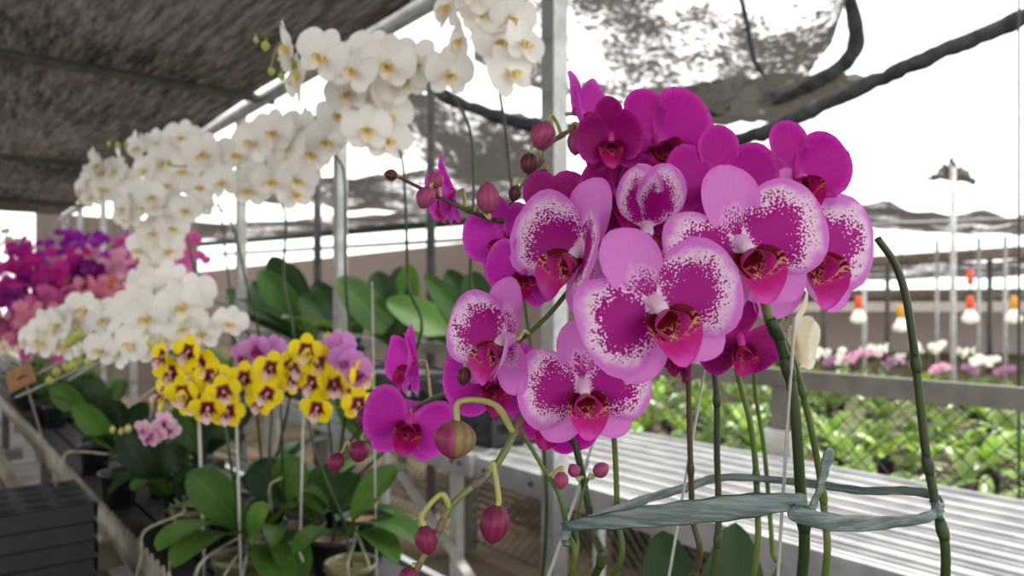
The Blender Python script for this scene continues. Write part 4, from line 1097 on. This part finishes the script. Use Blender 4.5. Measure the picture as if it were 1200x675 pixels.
# low white plants leaning over the aisle
spray('white_orchid', 'broad white orchid with big flat flowers just above the yellow orchids', 'white', bx(1.97, .65),
      [(285, 480, 1.8), (276, 400), (240, 378), (200, 372), (160, 385), (120, 405), (85, 424)], 1.74,
      [(213, 354, 6, .1), (228, 344, 10), (205, 332, 0, -.04), (174, 370, 0, .06), (160, 355, 0), (146, 388, -30), (186, 340, 0, -.05)], .108, [(92, 393, 8), (86, 398, 7), (80, 402, 6), (146, 384, 7)], seed=40, leaves=5)
spray('white_orchid', 'low white orchid leaning toward the brown card, tips in green buds', 'white', bx(2.2, .58),
      [(230, 470, 2.0), (215, 420), (180, 395), (130, 388), (80, 408), (40, 440)], 1.86,
      [(122, 372, -4), (138, 367, 8), (93, 374, -10), (70, 378, -14), (51, 399, -10), (37, 396, -40), (100, 360, 0), (60, 382, -10), (76, 402, 0)], .102, [(88, 421, 8), (78, 430, 6), (66, 436, 6), (58, 446, 5)], seed=41, leaves=5)
spray('white_orchid', 'small white orchid with one separate round flower beside the dark leaves', 'white', bx(1.87, .70),
      [(300, 470, 1.75), (296, 400), (270, 384), (235, 396), (195, 402), (150, 412), (110, 425)], 1.70,
      [(270, 376, 20), (238, 389, 4), (213, 383, -6), (196, 393, -20), (157, 402, -10), (120, 408, 0), (178, 404, 30), (140, 412, -20), (222, 372, 0)], .088, [(104, 424, 6), (86, 428, 6)], seed=42, leaves=5)
# slanting stakes of the low whites
stake('pale slanted stake poking out past the brown card, lower of two', at(18, 466, 1.9), at(112, 424, 1.9), .0028)
stake('pale slanted stake poking out past the brown card, upper of two', at(30, 444, 1.95), at(128, 398, 1.95), .0028)
stake('short white slanted stake under the small white flowers', at(80, 446, 1.8), at(118, 422, 1.8), .003)
stake('grey slanted stake near the yellow flowers and the striped orchid', at(164, 468, 1.7), at(200, 440, 1.7), .0028)
cd = thing('card_label', 'brown cardboard label leaning beside the low white orchid', 'card', at(22, 455, 1.75))
b = MB(); A = [at(6, 436, 1.75), at(34, 424, 1.75), at(42, 446, 1.74), at(12, 461, 1.74)]; bk = [p + Vector((0, .003, 0)) for p in A]
b.add(A + bk, [(0, 1, 2, 3), (7, 6, 5, 4), (0, 4, 5, 1), (1, 5, 6, 2), (2, 6, 7, 3), (3, 7, 4, 0)]); me = b.mesh('card', M['card'], False); me.transform(W[cd.name].inverted()); co = obj('card_face', me, cd, W[cd.name])
b = MB(); b.tube(crom([at(20, 445, 1.741), at(26, 441, 1.7415), at(30, 440, 1.7415)], 4), .0022, 5); me = b.mesh('ink', M['ink']); me.transform(W[cd.name].inverted()); obj('ink_mark', me, co, W[cd.name])
p_ = at(28, 450, 1.755); b = MB(); b.tube([p_ + UP * .02, Vector((p_.x + .06, p_.y + .06, BZ + .1)), Vector((p_.x + .09, p_.y + .12, BZ))], .002, 6); me = b.mesh('stick', M['wood']); me.transform(W[cd.name].inverted()); obj('stick', me, cd, W[cd.name])

# ------------------------------------------------------------------ yellow, lilac and striped orchids
def leafpx(pl, bpx, tpx, Yb, Yt, w, arch, mat='leaf', hint=UP, seed=0, fold=.12): return leaf(pl, at(*bpx, Yb), at(*tpx, Yt), w, arch, mat, fold, hint, 14, 6, seed)
yl = dict(lsize=(.18, .06), lmat='leaf')
ya, Sy = spray('yellow_orchid', 'yellow maroon-centred orchid nearest the small white flowers, above the broad pale leaves', 'yellow', bx(1.518, .512),
      [(282, 620, 1.50), (270, 540), (262, 490), (250, 455), (232, 432), (205, 415), (180, 408)], 1.45,
      [(234, 427, 6), (192, 418, -40), (201, 436, -10), (192, 461, -50), (215, 460, -8), (228, 470, 10), (244, 478, 10), (262, 459, 20), (267, 482, 16), (222, 412, -20), (248, 440, 40)], 0.074,
      [(205, 424, 6), (213, 418, 5), (176, 403, 5), (262, 440, 6), (232, 462, 6), (230, 452, 5)], leaves=0, seed=51, pot='clear_pot')
yb, _ = spray('yellow_orchid', 'yellow maroon-centred orchid in the middle under the pair of lilac flowers', 'yellow', bx(1.58, .60),
      [(318, 610, 1.59), (316, 540), (318, 490), (322, 450), (312, 428)], 1.46,
      [(287, 443, -10), (318, 431, 6), (314, 461, 0), (300, 448, -30), (332, 442, 30), (305, 470, -20), (340, 428, 40)], .072, [(312, 440, 6), (331, 443, 6), (336, 436, 5), (325, 452, 5)], leaves=0, seed=52)
yc, _ = spray('yellow_orchid', 'yellow maroon-centred orchid with the highest upright yellow flower and bud', 'yellow', bx(1.335, .67),
      [(402, 610, 1.46), (370, 530), (356, 450), (362, 420), (384, 400)], 1.44,
      [(359, 410, 0), (345, 443, -20), (367, 448, -30), (392, 450, 10), (372, 478, -10), (422, 441, 50), (420, 473, 20), (404, 452, 20), (372, 424, 30), (352, 428, -10)], .074, [(384, 396, 7), (396, 390, 5), (385, 442, 6), (386, 480, 6)], leaves=0, seed=53, pot='clear_pot')
la_, _ = spray('lilac_orchid', 'pale lilac orchid with two round flowers above the middle yellow orchid', 'lilac', bx(1.76, .76),
      [(335, 590, 1.7), (330, 500), (326, 440), (312, 415)], 1.58, [(288, 417, -10), (320, 408, 10), (307, 412, 0), (300, 408, 0)], .064, leaves=3, seed=54, lmat='leaf')
lb_, _ = spray('lilac_orchid', 'pale lilac orchid drooping over the yellow flowers next to the big leaf', 'lilac', bx(1.51, .715),
      [(392, 600, 1.5), (388, 520), (380, 440), (392, 418), (410, 430)], 1.44, [(390, 413, -6), (403, 420, 6), (415, 428, 14), (399, 404, 0), (420, 438, 30)], .062, leaves=0, seed=55)
st_, _ = spray('striped_orchid', 'small white and pink striped orchid low above the clear pot', 'striped', bx(1.95, .54),
      [(212, 580, 1.86), (222, 530), (214, 506), (190, 498), (150, 503), (134, 505)], 1.78, [(170, 502, -10), (200, 502, 10), (183, 506, 0), (192, 494, 0), (176, 512, -10)], .056, [(150, 503, 5), (142, 506, 4), (132, 504, 4)], leaves=0, seed=56, pot='clear_pot')
# leaves drawn from the photograph for the rosettes in front
Lf = leafpx
toc = Vector((0, -.75, .65))
Lf(ya, (292, 622), (221, 553), 1.52, 1.44, .084, .03, 'leaf', toc, 1, .10)
Lf(ya, (288, 628), (191, 600), 1.52, 1.46, .062, .06, 'leaf_light', UP, 2)
Lf(ya, (286, 630), (184, 645), 1.51, 1.32, .085, .07, 'leaf_light', UP, 3)
Lf(ya, (288, 634), (203, 664), 1.51, 1.28, .085, .06, 'leaf', UP, 4)
Lf(ya, (294, 636), (316, 592), 1.49, 1.44, .06, .02, 'leaf_light', toc, 5, .2)
Lf(yb, (312, 618), (390, 589), 1.59, 1.51, .052, .05, 'leaf_light', UP, 6)
Lf(yb, (318, 612), (371, 612), 1.61, 1.47, .05, .05, 'leaf', UP, 7)
Lf(yb, (326, 622), (320, 640), 1.59, 1.41, .05, .05, 'leaf_light', UP, 8)
Lf(yb, (306, 640), (330, 700), 1.57, 1.35, .085, .07, 'leaf_light', UP, 9)
Lf(yb, (322, 632), (352, 690), 1.57, 1.39, .08, .07, 'leaf', UP, 10)
Lf(yc, (412, 608), (467, 551), 1.46, 1.42, .062, .03, 'leaf', toc, 11, .22)
Lf(yc, (412, 614), (474, 610), 1.46, 1.40, .045, .05, 'leaf', UP, 12)
Lf(yc, (410, 622), (492, 640), 1.46, 1.30, .075, .06, 'leaf_light', UP, 13)
Lf(yc, (412, 626), (466, 660), 1.46, 1.26, .055, .05, 'leaf_light', UP, 14)
Lf(yc, (402, 630), (345, 650), 1.46, 1.32, .06, .05, 'leaf', UP, 15)
Lf(lb_, (396, 610), (350, 575), 1.5, 1.5, .06, .04, 'leaf', UP, 16)
Lf(lb_, (392, 600), (420, 556), 1.5, 1.52, .07, .02, 'leaf_dark', toc, 17)
Lf(lb_, (384, 600), (352, 556), 1.52, 1.56, .07, .02, 'leaf', toc, 18)
Lf(lb_, (386, 596), (378, 545), 1.52, 1.56, .07, .02, 'leaf_dark', toc, 19)
Lf(la_, (330, 590), (300, 540), 1.7, 1.7, .09, .02, 'leaf_dark', toc, 20)
Lf(la_, (334, 588), (350, 535), 1.7, 1.7, .09, .02, 'leaf', toc, 21)
Lf(st_, (190, 578), (140, 505), 1.88, 1.84, .068, .03, 'leaf_dark', toc, 22)
Lf(st_, (192, 575), (178, 512), 1.88, 1.9, .078, .02, 'leaf_dark', toc, 23)
Lf(st_, (190, 580), (127, 580), 1.88, 1.76, .05, .09, 'leaf_dark', UP, 24)
Lf(st_, (196, 580), (155, 575), 1.88, 1.72, .05, .06, 'leaf', UP, 25)
Lf(st_, (200, 580), (240, 560), 1.88, 1.8, .06, .04, 'leaf', UP, 26)
# aerial roots
def root(pl, q, r=.0028):
    b = MB(); b.tube(crom([at(*k) for k in q], 6), r, 6); me = b.mesh('aerial_root', M['root']); me.transform(W[pl.name].inverted()); obj('aerial_root', me, pl, W[pl.name])
root(ya, [(296, 636, 1.55), (278, 652, 1.46), (262, 676, 1.42)])
root(ya, [(300, 636, 1.55), (290, 650, 1.46), (284, 680, 1.44)])
root(ya, [(280, 630, 1.56), (240, 655, 1.4), (226, 682, 1.4)], .0034)
root(yb, [(330, 630, 1.54), (345, 640, 1.46), (352, 650, 1.44), (362, 682, 1.44)])
root(yc, [(418, 618, 1.45), (414, 640, 1.4), (408, 660, 1.4), (410, 690, 1.4)])
root(yc, [(416, 620, 1.45), (428, 650, 1.38), (434, 668, 1.38)])
root(yb, [(318, 600, 1.54), (316, 570, 1.5), (330, 560, 1.48)])
root(st_, [(205, 585, 1.88), (215, 600, 1.75), (170, 622, 1.7), (166, 650, 1.7), (160, 676, 1.7)], .0034)
root(st_, [(200, 590, 1.86), (206, 620, 1.74), (200, 650, 1.7), (198, 680, 1.7)], .0034)
stake('tall pale stake standing in front of the broad rosette leaves', Vector((at(284, 675, 1.46).x, 1.46, BZ + .0)), at(277, 490, 1.44), .0028)
stake('white stake under the left yellow cluster beside its stems', Vector((at(236, 560, 1.6).x, 1.62, BZ)), at(233, 490, 1.5), .0035)
stake('pale stake rising through the middle of the yellow orchids', Vector((at(350, 620, 1.5).x, 1.5, BZ)), at(356, 462, 1.46), .0028)
stake('thin pale stake in front of the large oval leaf', Vector((at(440, 600, 1.4).x, 1.42, BZ)), at(436, 330, 1.4), .002)

# leafy plants at the aisle side without flowers
def leafy(name, label, base, leaves, seed, lmat='leaf_dark', pot='black_plastic', z=BZ):
    pl = thing(name, label, 'orchid', Vector((base[0], base[1], z)))
    obj('pot', pot_mesh(.055, .11, pot), pl, W[pl.name])
    for k, (bp, tp, Yb, Yt, w, arch, hint) in enumerate(leaves):
        leaf(pl, at(*bp, Yb), at(*tp, Yt), w * .76, arch, lmat if k % 3 else ('leaf' if lmat == 'leaf_dark' else lmat), .1, hint, 12, 6, seed * 13 + k)
    return pl
def base_of(px, py, Y): p = at(px, py, Y); return (p.x, p.y)
l1 = leafy('leafy_orchid', 'flowerless orchid with long dark leaves hanging over the saw-toothed rail', base_of(140, 540, 2.25),
      [((140, 528), (86, 474), 2.25, 2.1, .10, .02, toc), ((142, 526), (112, 462), 2.25, 2.25, .12, .02, toc), ((146, 526), (133, 470), 2.25, 2.3, .11, .02, toc), ((140, 530), (54, 462), 2.25, 2.1, .08, .06, UP), ((136, 532), (98, 520), 2.25, 2.05, .07, .07, UP), ((150, 528), (170, 470), 2.25, 2.3, .11, .02, toc), ((150, 530), (200, 520), 2.25, 2.2, .08, .05, UP)], 3)
l2 = leafy('leafy_orchid', 'flowerless orchid with dark leaves behind the low white flowers and yellow petals', base_of(240, 545, 2.0),
      [((240, 530), (212, 470), 2.0, 2.05, .11, .02, toc), ((244, 530), (260, 470), 2.0, 2.05, .12, .02, toc), ((246, 530), (296, 480), 2.0, 2.0, .10, .03, toc), ((238, 530), (186, 486), 2.0, 2.0, .09, .05, toc), ((246, 530), (282, 520), 2.0, 1.85, .09, .05, UP)], 4)
l3 = leafy('leafy_orchid', 'flowerless orchid with dark leaves below the brown card', base_of(112, 510, 2.7),
      [((110, 498), (60, 450), 2.7, 2.6, .11, .03, toc), ((112, 498), (84, 440), 2.7, 2.7, .11, .02, toc), ((116, 498), (112, 440), 2.7, 2.7, .12, .02, toc), ((116, 498), (150, 446), 2.7, 2.7, .12, .02, toc), ((114, 500), (72, 492), 2.7, 2.5, .08, .07, UP)], 5)
l4 = leafy('leafy_orchid', 'flowerless orchid with dark leaves and pale roots behind the drooping lilac flowers', base_of(428, 540, 1.78),
      [((428, 520), (400, 455), 1.78, 1.82, .09, .02, toc), ((430, 520), (440, 440), 1.78, 1.85, .10, .02, toc), ((434, 520), (474, 470), 1.78, 1.78, .09, .03, toc), ((426, 520), (372, 500), 1.78, 1.7, .08, .05, UP), ((434, 522), (470, 515), 1.78, 1.65, .07, .05, UP), ((428, 518), (414, 430), 1.78, 1.9, .09, .02, toc)], 6)
for q in ([(428, 520, 1.76), (436, 470, 1.7), (452, 462, 1.68), (462, 490, 1.68)], [(426, 520, 1.76), (424, 465, 1.7), (436, 452, 1.68), (448, 470, 1.66), (444, 500, 1.66)], [(432, 520, 1.76), (456, 478, 1.7), (470, 466, 1.7), (482, 492, 1.68)]): root(l4, q, .0024)
root(l1, [(140, 534, 2.2), (80, 530, 2.1), (78, 556, 2.1)], .004)
root(l1, [(112, 590, 2.0), (98, 606, 1.95), (122, 626, 1.95), (112, 640, 1.95)], .003)

# large-leaved plants standing in crates on the second slatted bench
def crate(label, s, d):
    t = thing('plant_crate', label, 'crate', rc(s, d, .906), None, Matrix.Translation(rc(s, d, .906)) @ ROWROT); mw = W[t.name]
    b = MB(); X, Y_, h, w = .19, .26, .22, .012
    b.box((-X, -Y_, 0), (X, Y_, .012)); 
    for z0, z1 in ((0, .05), (.085, .13), (.17, h)):
        b.box((-X, -Y_, z0), (X, -Y_ + w, z1)); b.box((-X, Y_ - w, z0), (X, Y_, z1)); b.box((-X, -Y_, z0), (-X + w, Y_, z1)); b.box((X - w, -Y_, z0), (X, Y_, z1))
    for x in (-X + .012, 0, X - .012):
        for y in (-Y_ + .006, Y_ - .006): b.box((x - .012, y - .008, 0), (x + .012, y + .008, h))
    for y in (-Y_ / 2, Y_ / 2):
        for x in (-X + .006, X - .006): b.box((x - .008, y - .012, 0), (x + .008, y + .012, h))
    obj('crate_frame', b.mesh('crate_frame', M['black_plastic'], False), t, mw)
    b = MB(); b.box((-X + .01, -Y_ + .01, h - .03), (X - .01, Y_ - .01, h - .012)); obj('crate_tray', b.mesh('crate_tray', M['black_plastic'], False), t, mw)
crates = [(2.45, 1.86, 'black slatted crate at the near end of the second slatted bench'), (3.1, 1.86, 'second black slatted crate carrying the oval-leaved orchid'), (3.75, 1.86, 'third black slatted crate behind the yellow orchids'), (4.4, 1.86, 'fourth black slatted crate under upright dark leaves')]
for s, d, l in crates: crate(l, s, d)
def big_leafy(label, s, d, tips, seed):
    p = rc(s, d, .906 + .21)
    pl = thing('broad_leaved_orchid', label, 'orchid', p); obj('pot', pot_mesh(.055, .11), pl, W[pl.name]); bp = p + UP * .10
    for k, (tp, dy, w, arch, hint, mat) in enumerate(tips):
        leaf(pl, bp + UP * .004 * k, at(*tp, p.y + dy), w, arch, mat, .08, hint, 12, 6, seed * 11 + k)
    return pl
D, Lm = 'leaf_dark', 'leaf'
b1 = big_leafy('broad-leaved orchid with the large oval leaf behind the lilac flowers', 3.05, 1.80,
          [((392, 328), -.25, .19, .10, toc, Lm), ((470, 312), .1, .16, .03, toc, D), ((440, 318), .2, .17, .02, toc, D), ((400, 400), -.3, .14, .08, UP, D), ((500, 395), -.1, .15, .1, UP, D), ((450, 350), -.35, .15, .06, toc, D), ((480, 308), .1, .13, .02, toc, Lm)], 61)
b2 = big_leafy('broad-leaved orchid whose rounded leaves touch the magenta petals', 2.42, 1.84,
          [((452, 352), -.1, .16, .06, toc, Lm), ((498, 322), 0, .11, .04, toc, Lm), ((552, 318), .05, .14, .06, toc, D), ((524, 316), .1, .14, .03, toc, D), ((585, 350), 0, .14, .06, toc, D), ((475, 400), -.2, .14, .08, UP, D), ((590, 420), -.2, .14, .08, UP, D)], 62)
b3 = big_leafy('broad-leaved orchid with tall upright dark leaves near the grey post', 4.05, 1.78,
          [((318, 300), 0, .20, .02, toc, D), ((304, 316), -.1, .18, .03, toc, Lm), ((334, 308), .1, .18, .02, toc, D), ((372, 348), -.3, .15, .08, UP, Lm), ((270, 350), -.3, .16, .08, UP, D), ((292, 330), .1, .18, .04, toc, D), ((345, 330), .1, .16, .04, toc, D)], 63)
b4 = big_leafy('broad-leaved orchid with low spreading leaves farthest along the crates', 4.5, 1.90,
          [((262, 340), 0, .18, .05, toc, D), ((240, 352), -.2, .16, .05, UP, D), ((300, 348), -.2, .17, .06, UP, Lm), ((282, 330), .1, .16, .03, toc, D), ((320, 358), -.3, .17, .06, UP, D)], 64)
b5 = big_leafy('broad-leaved orchid wedged between the oval-leaved one and the upright dark leaves', 3.62, 1.84,
          [((352, 345), 0, .18, .05, toc, D), ((385, 352), -.1, .17, .05, toc, D), ((330, 372), -.3, .17, .08, UP, Lm), ((402, 380), -.3, .16, .08, UP, D), ((368, 330), .1, .15, .03, toc, D)], 65)

# ------------------------------------------------------------------ far colourful orchids along the bench
for key in ('far_purple', 'far_magenta', 'far_rose', 'far_salmon', 'far_pale', 'far_orange', 'far_plum', 'far_white'): cached(('far', key), lambda key=key: far_flower_mesh(key))
USED = []
def far_plant(label, key, px, py, Y, n, spread, size, seed, group=None):
    rr = random.Random(seed); c = at(px, py, Y); base = Vector((c.x + .05, c.y + .08, BZ))
    # keep the pot over the bench boards
    d = base.x * CS + base.y * SN; s = -base.x * SN + base.y * CS
    dd = min(max(d, .52), .82) if d < 1.25 else min(max(d, 1.65), 2.3); 
    for step in range(400):
        ss = s + .06 * ((step + 1) // 2) * (1 if step % 2 else -1)
        for d2 in (dd, .53, .66, .80) if d < 1.25 else (dd, 1.7, 1.85, 2.0, 2.2):
            if all((ss - a) ** 2 + (d2 - b_) ** 2 > .0150 for a, b_ in USED): break
        else: continue
        break
    USED.append((ss, d2)); base = rc(ss, d2, BZ if d < 1.25 else .906)
    pl = thing('flowering_orchid', label, 'orchid', base, group); mw = W[pl.name]
    obj('pot', pot_mesh(.055, .11), pl, mw)
    for k in range(4):
        a = rr.uniform(0, 6.28); leaf(pl, base + UP * .10, base + Vector((math.cos(a) * .2, math.sin(a) * .2, .18)), .07, .05, 'leaf', .1, UP, 5, 3, seed + k)
    for q in range(3):
        off = Vector((rr.uniform(-1, 1) * spread, rr.uniform(-.5, .5) * spread, rr.uniform(-.5, .6) * spread)); e = c + off
        P = stem(pl, [base + UP * .1, base.lerp(e, .5) + UP * .06, e + Vector((.03, 0, .04)), e + Vector((-.10, -.04, -.02))], .003, .0015, 'stem', n=5)
        for i in range(n):
            p = P[int(len(P) * (.45 + .54 * i / n))] + Vector((rr.uniform(-.05, .05), rr.uniform(-.05, .02), rr.uniform(-.05, .05)))
            mwf = face(p, rr.uniform(-45, 45), rr.uniform(-25, 35), rr.uniform(-40, 40)) @ Matrix.Scale(size * rr.uniform(.85, 1.15), 4)
            obj('flower', _cache[('far', key)], pl, mwf)
FAR = [
 ('purple orchid at the top of the coloured bank', 'far_purple', 122, 288, 6.2, .075, .24), ('purple orchid with loose sprays in the back of the bank', 'far_purple', 96, 284, 6.6, .075, .22),
 ('purple orchid closest to the descending white chain', 'far_purple', 150, 282, 6.4, .075, .20), ('purple orchid half hidden by the magenta ones', 'far_purple', 72, 302, 5.6, .07, .2),
 ('dense rose orchid under the white arch', 'far_rose', 172, 298, 5.4, .07, .17), ('dense rose orchid next to the white chain', 'far_rose', 146, 304, 5.3, .07, .17), ('dense rose orchid just behind the white chain', 'far_rose', 192, 302, 5.6, .07, .14),
 ('magenta orchid with tall full sprays', 'far_magenta', 46, 306, 4.9, .07, .18), ('magenta orchid beside the bright opening', 'far_magenta', 22, 338, 4.4, .07, .16), ('magenta orchid in the middle of the bank', 'far_magenta', 66, 322, 4.6, .07, .16),
 ('magenta orchid over the salmon ones', 'far_magenta', 46, 342, 4.3, .07, .16), ('magenta orchid lowest near the picture edge', 'far_magenta', 8, 366, 4.2, .07, .14), ('magenta orchid leaning out above the aisle', 'far_magenta', 82, 312, 5.0, .07, .15),
 ('orange orchid among the magenta ones', 'far_orange', 70, 330, 4.6, .05, .05), ('small orange orchid low beside the pale ones', 'far_orange', 122, 346, 4.6, .05, .06),
 ('plum orchid in the shade of the rose bank', 'far_plum', 100, 327, 4.7, .07, .13), ('plum orchid low behind the rose flowers', 'far_plum', 40, 356, 4.0, .07, .10), ('plum orchid at the edge of the pale cluster', 'far_plum', 118, 322, 5.0, .07, .10),
 ('pale pink orchid below the rose bank', 'far_pale', 128, 318, 4.9, .06, .13), ('pale pink orchid beside the white chain', 'far_pale', 146, 326, 4.9, .06, .12), ('pale pink orchid over the salmon flowers', 'far_pale', 106, 312, 5.2, .06, .12),
 ('rose orchid low at the front of the bank', 'far_rose', 26, 384, 3.7, .06, .12), ('rose orchid beside the front low whites', 'far_rose', 62, 370, 3.8, .06, .11), ('rose orchid hugging the bench edge', 'far_rose', 2, 394, 3.6, .06, .10), ('rose orchid touching the salmon cluster', 'far_rose', 86, 364, 3.9, .06, .10),
 ('salmon orchid above the low white flowers', 'far_salmon', 102, 352, 4.1, .06, .11), ('salmon orchid at the lower front of the bank', 'far_salmon', 42, 388, 3.6, .06, .09), ('salmon orchid under the pale pink cluster', 'far_salmon', 122, 358, 4.1, .06, .09),
 ('white orchid in the bright gap at the aisle end', 'far_white', 12, 300, 5.6, .07, .14), ('rose orchid alone behind the white arch stems', 'far_rose', 212, 296, 4.8, .07, .10),
]
for i, (lab, key, px, py, Y, size, spread) in enumerate(FAR): far_plant(lab, key, px, py, Y, 12, spread, size * 1.12, 200 + i)

# ------------------------------------------------------------------ light, world, camera
wd = bpy.data.worlds.new('overcast_sky'); bpy.context.scene.world = wd; wd.use_nodes = True
nt = wd.node_tree; nt.nodes.clear()
o_ = nt.nodes.new('ShaderNodeOutputWorld'); bg = nt.nodes.new('ShaderNodeBackground')
bg.inputs[0].default_value = (1.0, .985, .965, 1); bg.inputs[1].default_value = 2.15
nt.links.new(bg.outputs[0], o_.inputs[0])
sun = bpy.data.lights.new('sun', 'SUN'); sun.energy = 4.5; sun.angle = math.radians(6); sun.color = (1, .96, .9)
so = bpy.data.objects.new('sun', sun); C.objects.link(so)
dirv = Vector((-.40, -.22, -.88)); so.rotation_euler = dirv.to_track_quat('-Z', 'Y').to_euler()

cam = bpy.data.cameras.new('camera'); co_ = bpy.data.objects.new('camera', cam); C.objects.link(co_)
co_.location = (0, 0, CAMZ); co_.rotation_euler = (math.radians(90), 0, 0)
cam.sensor_width = 36; cam.lens = F / 1200 * 36; cam.shift_y = (HY - 337.5) / 1200
cam.clip_start = .02; cam.clip_end = 300
cam.dof.use_dof = True; cam.dof.focus_distance = .52; cam.dof.aperture_fstop = 6.8
sc = bpy.context.scene; sc.camera = co_
sc.view_settings.view_transform = 'Standard'; sc.view_settings.look = 'None'; sc.view_settings.exposure = .2; sc.view_settings.gamma = 1
sc.view_settings.use_curve_mapping = False
sc.cycles.use_denoising = True
sc.cycles.max_bounces = 8; sc.cycles.transparent_max_bounces = 12
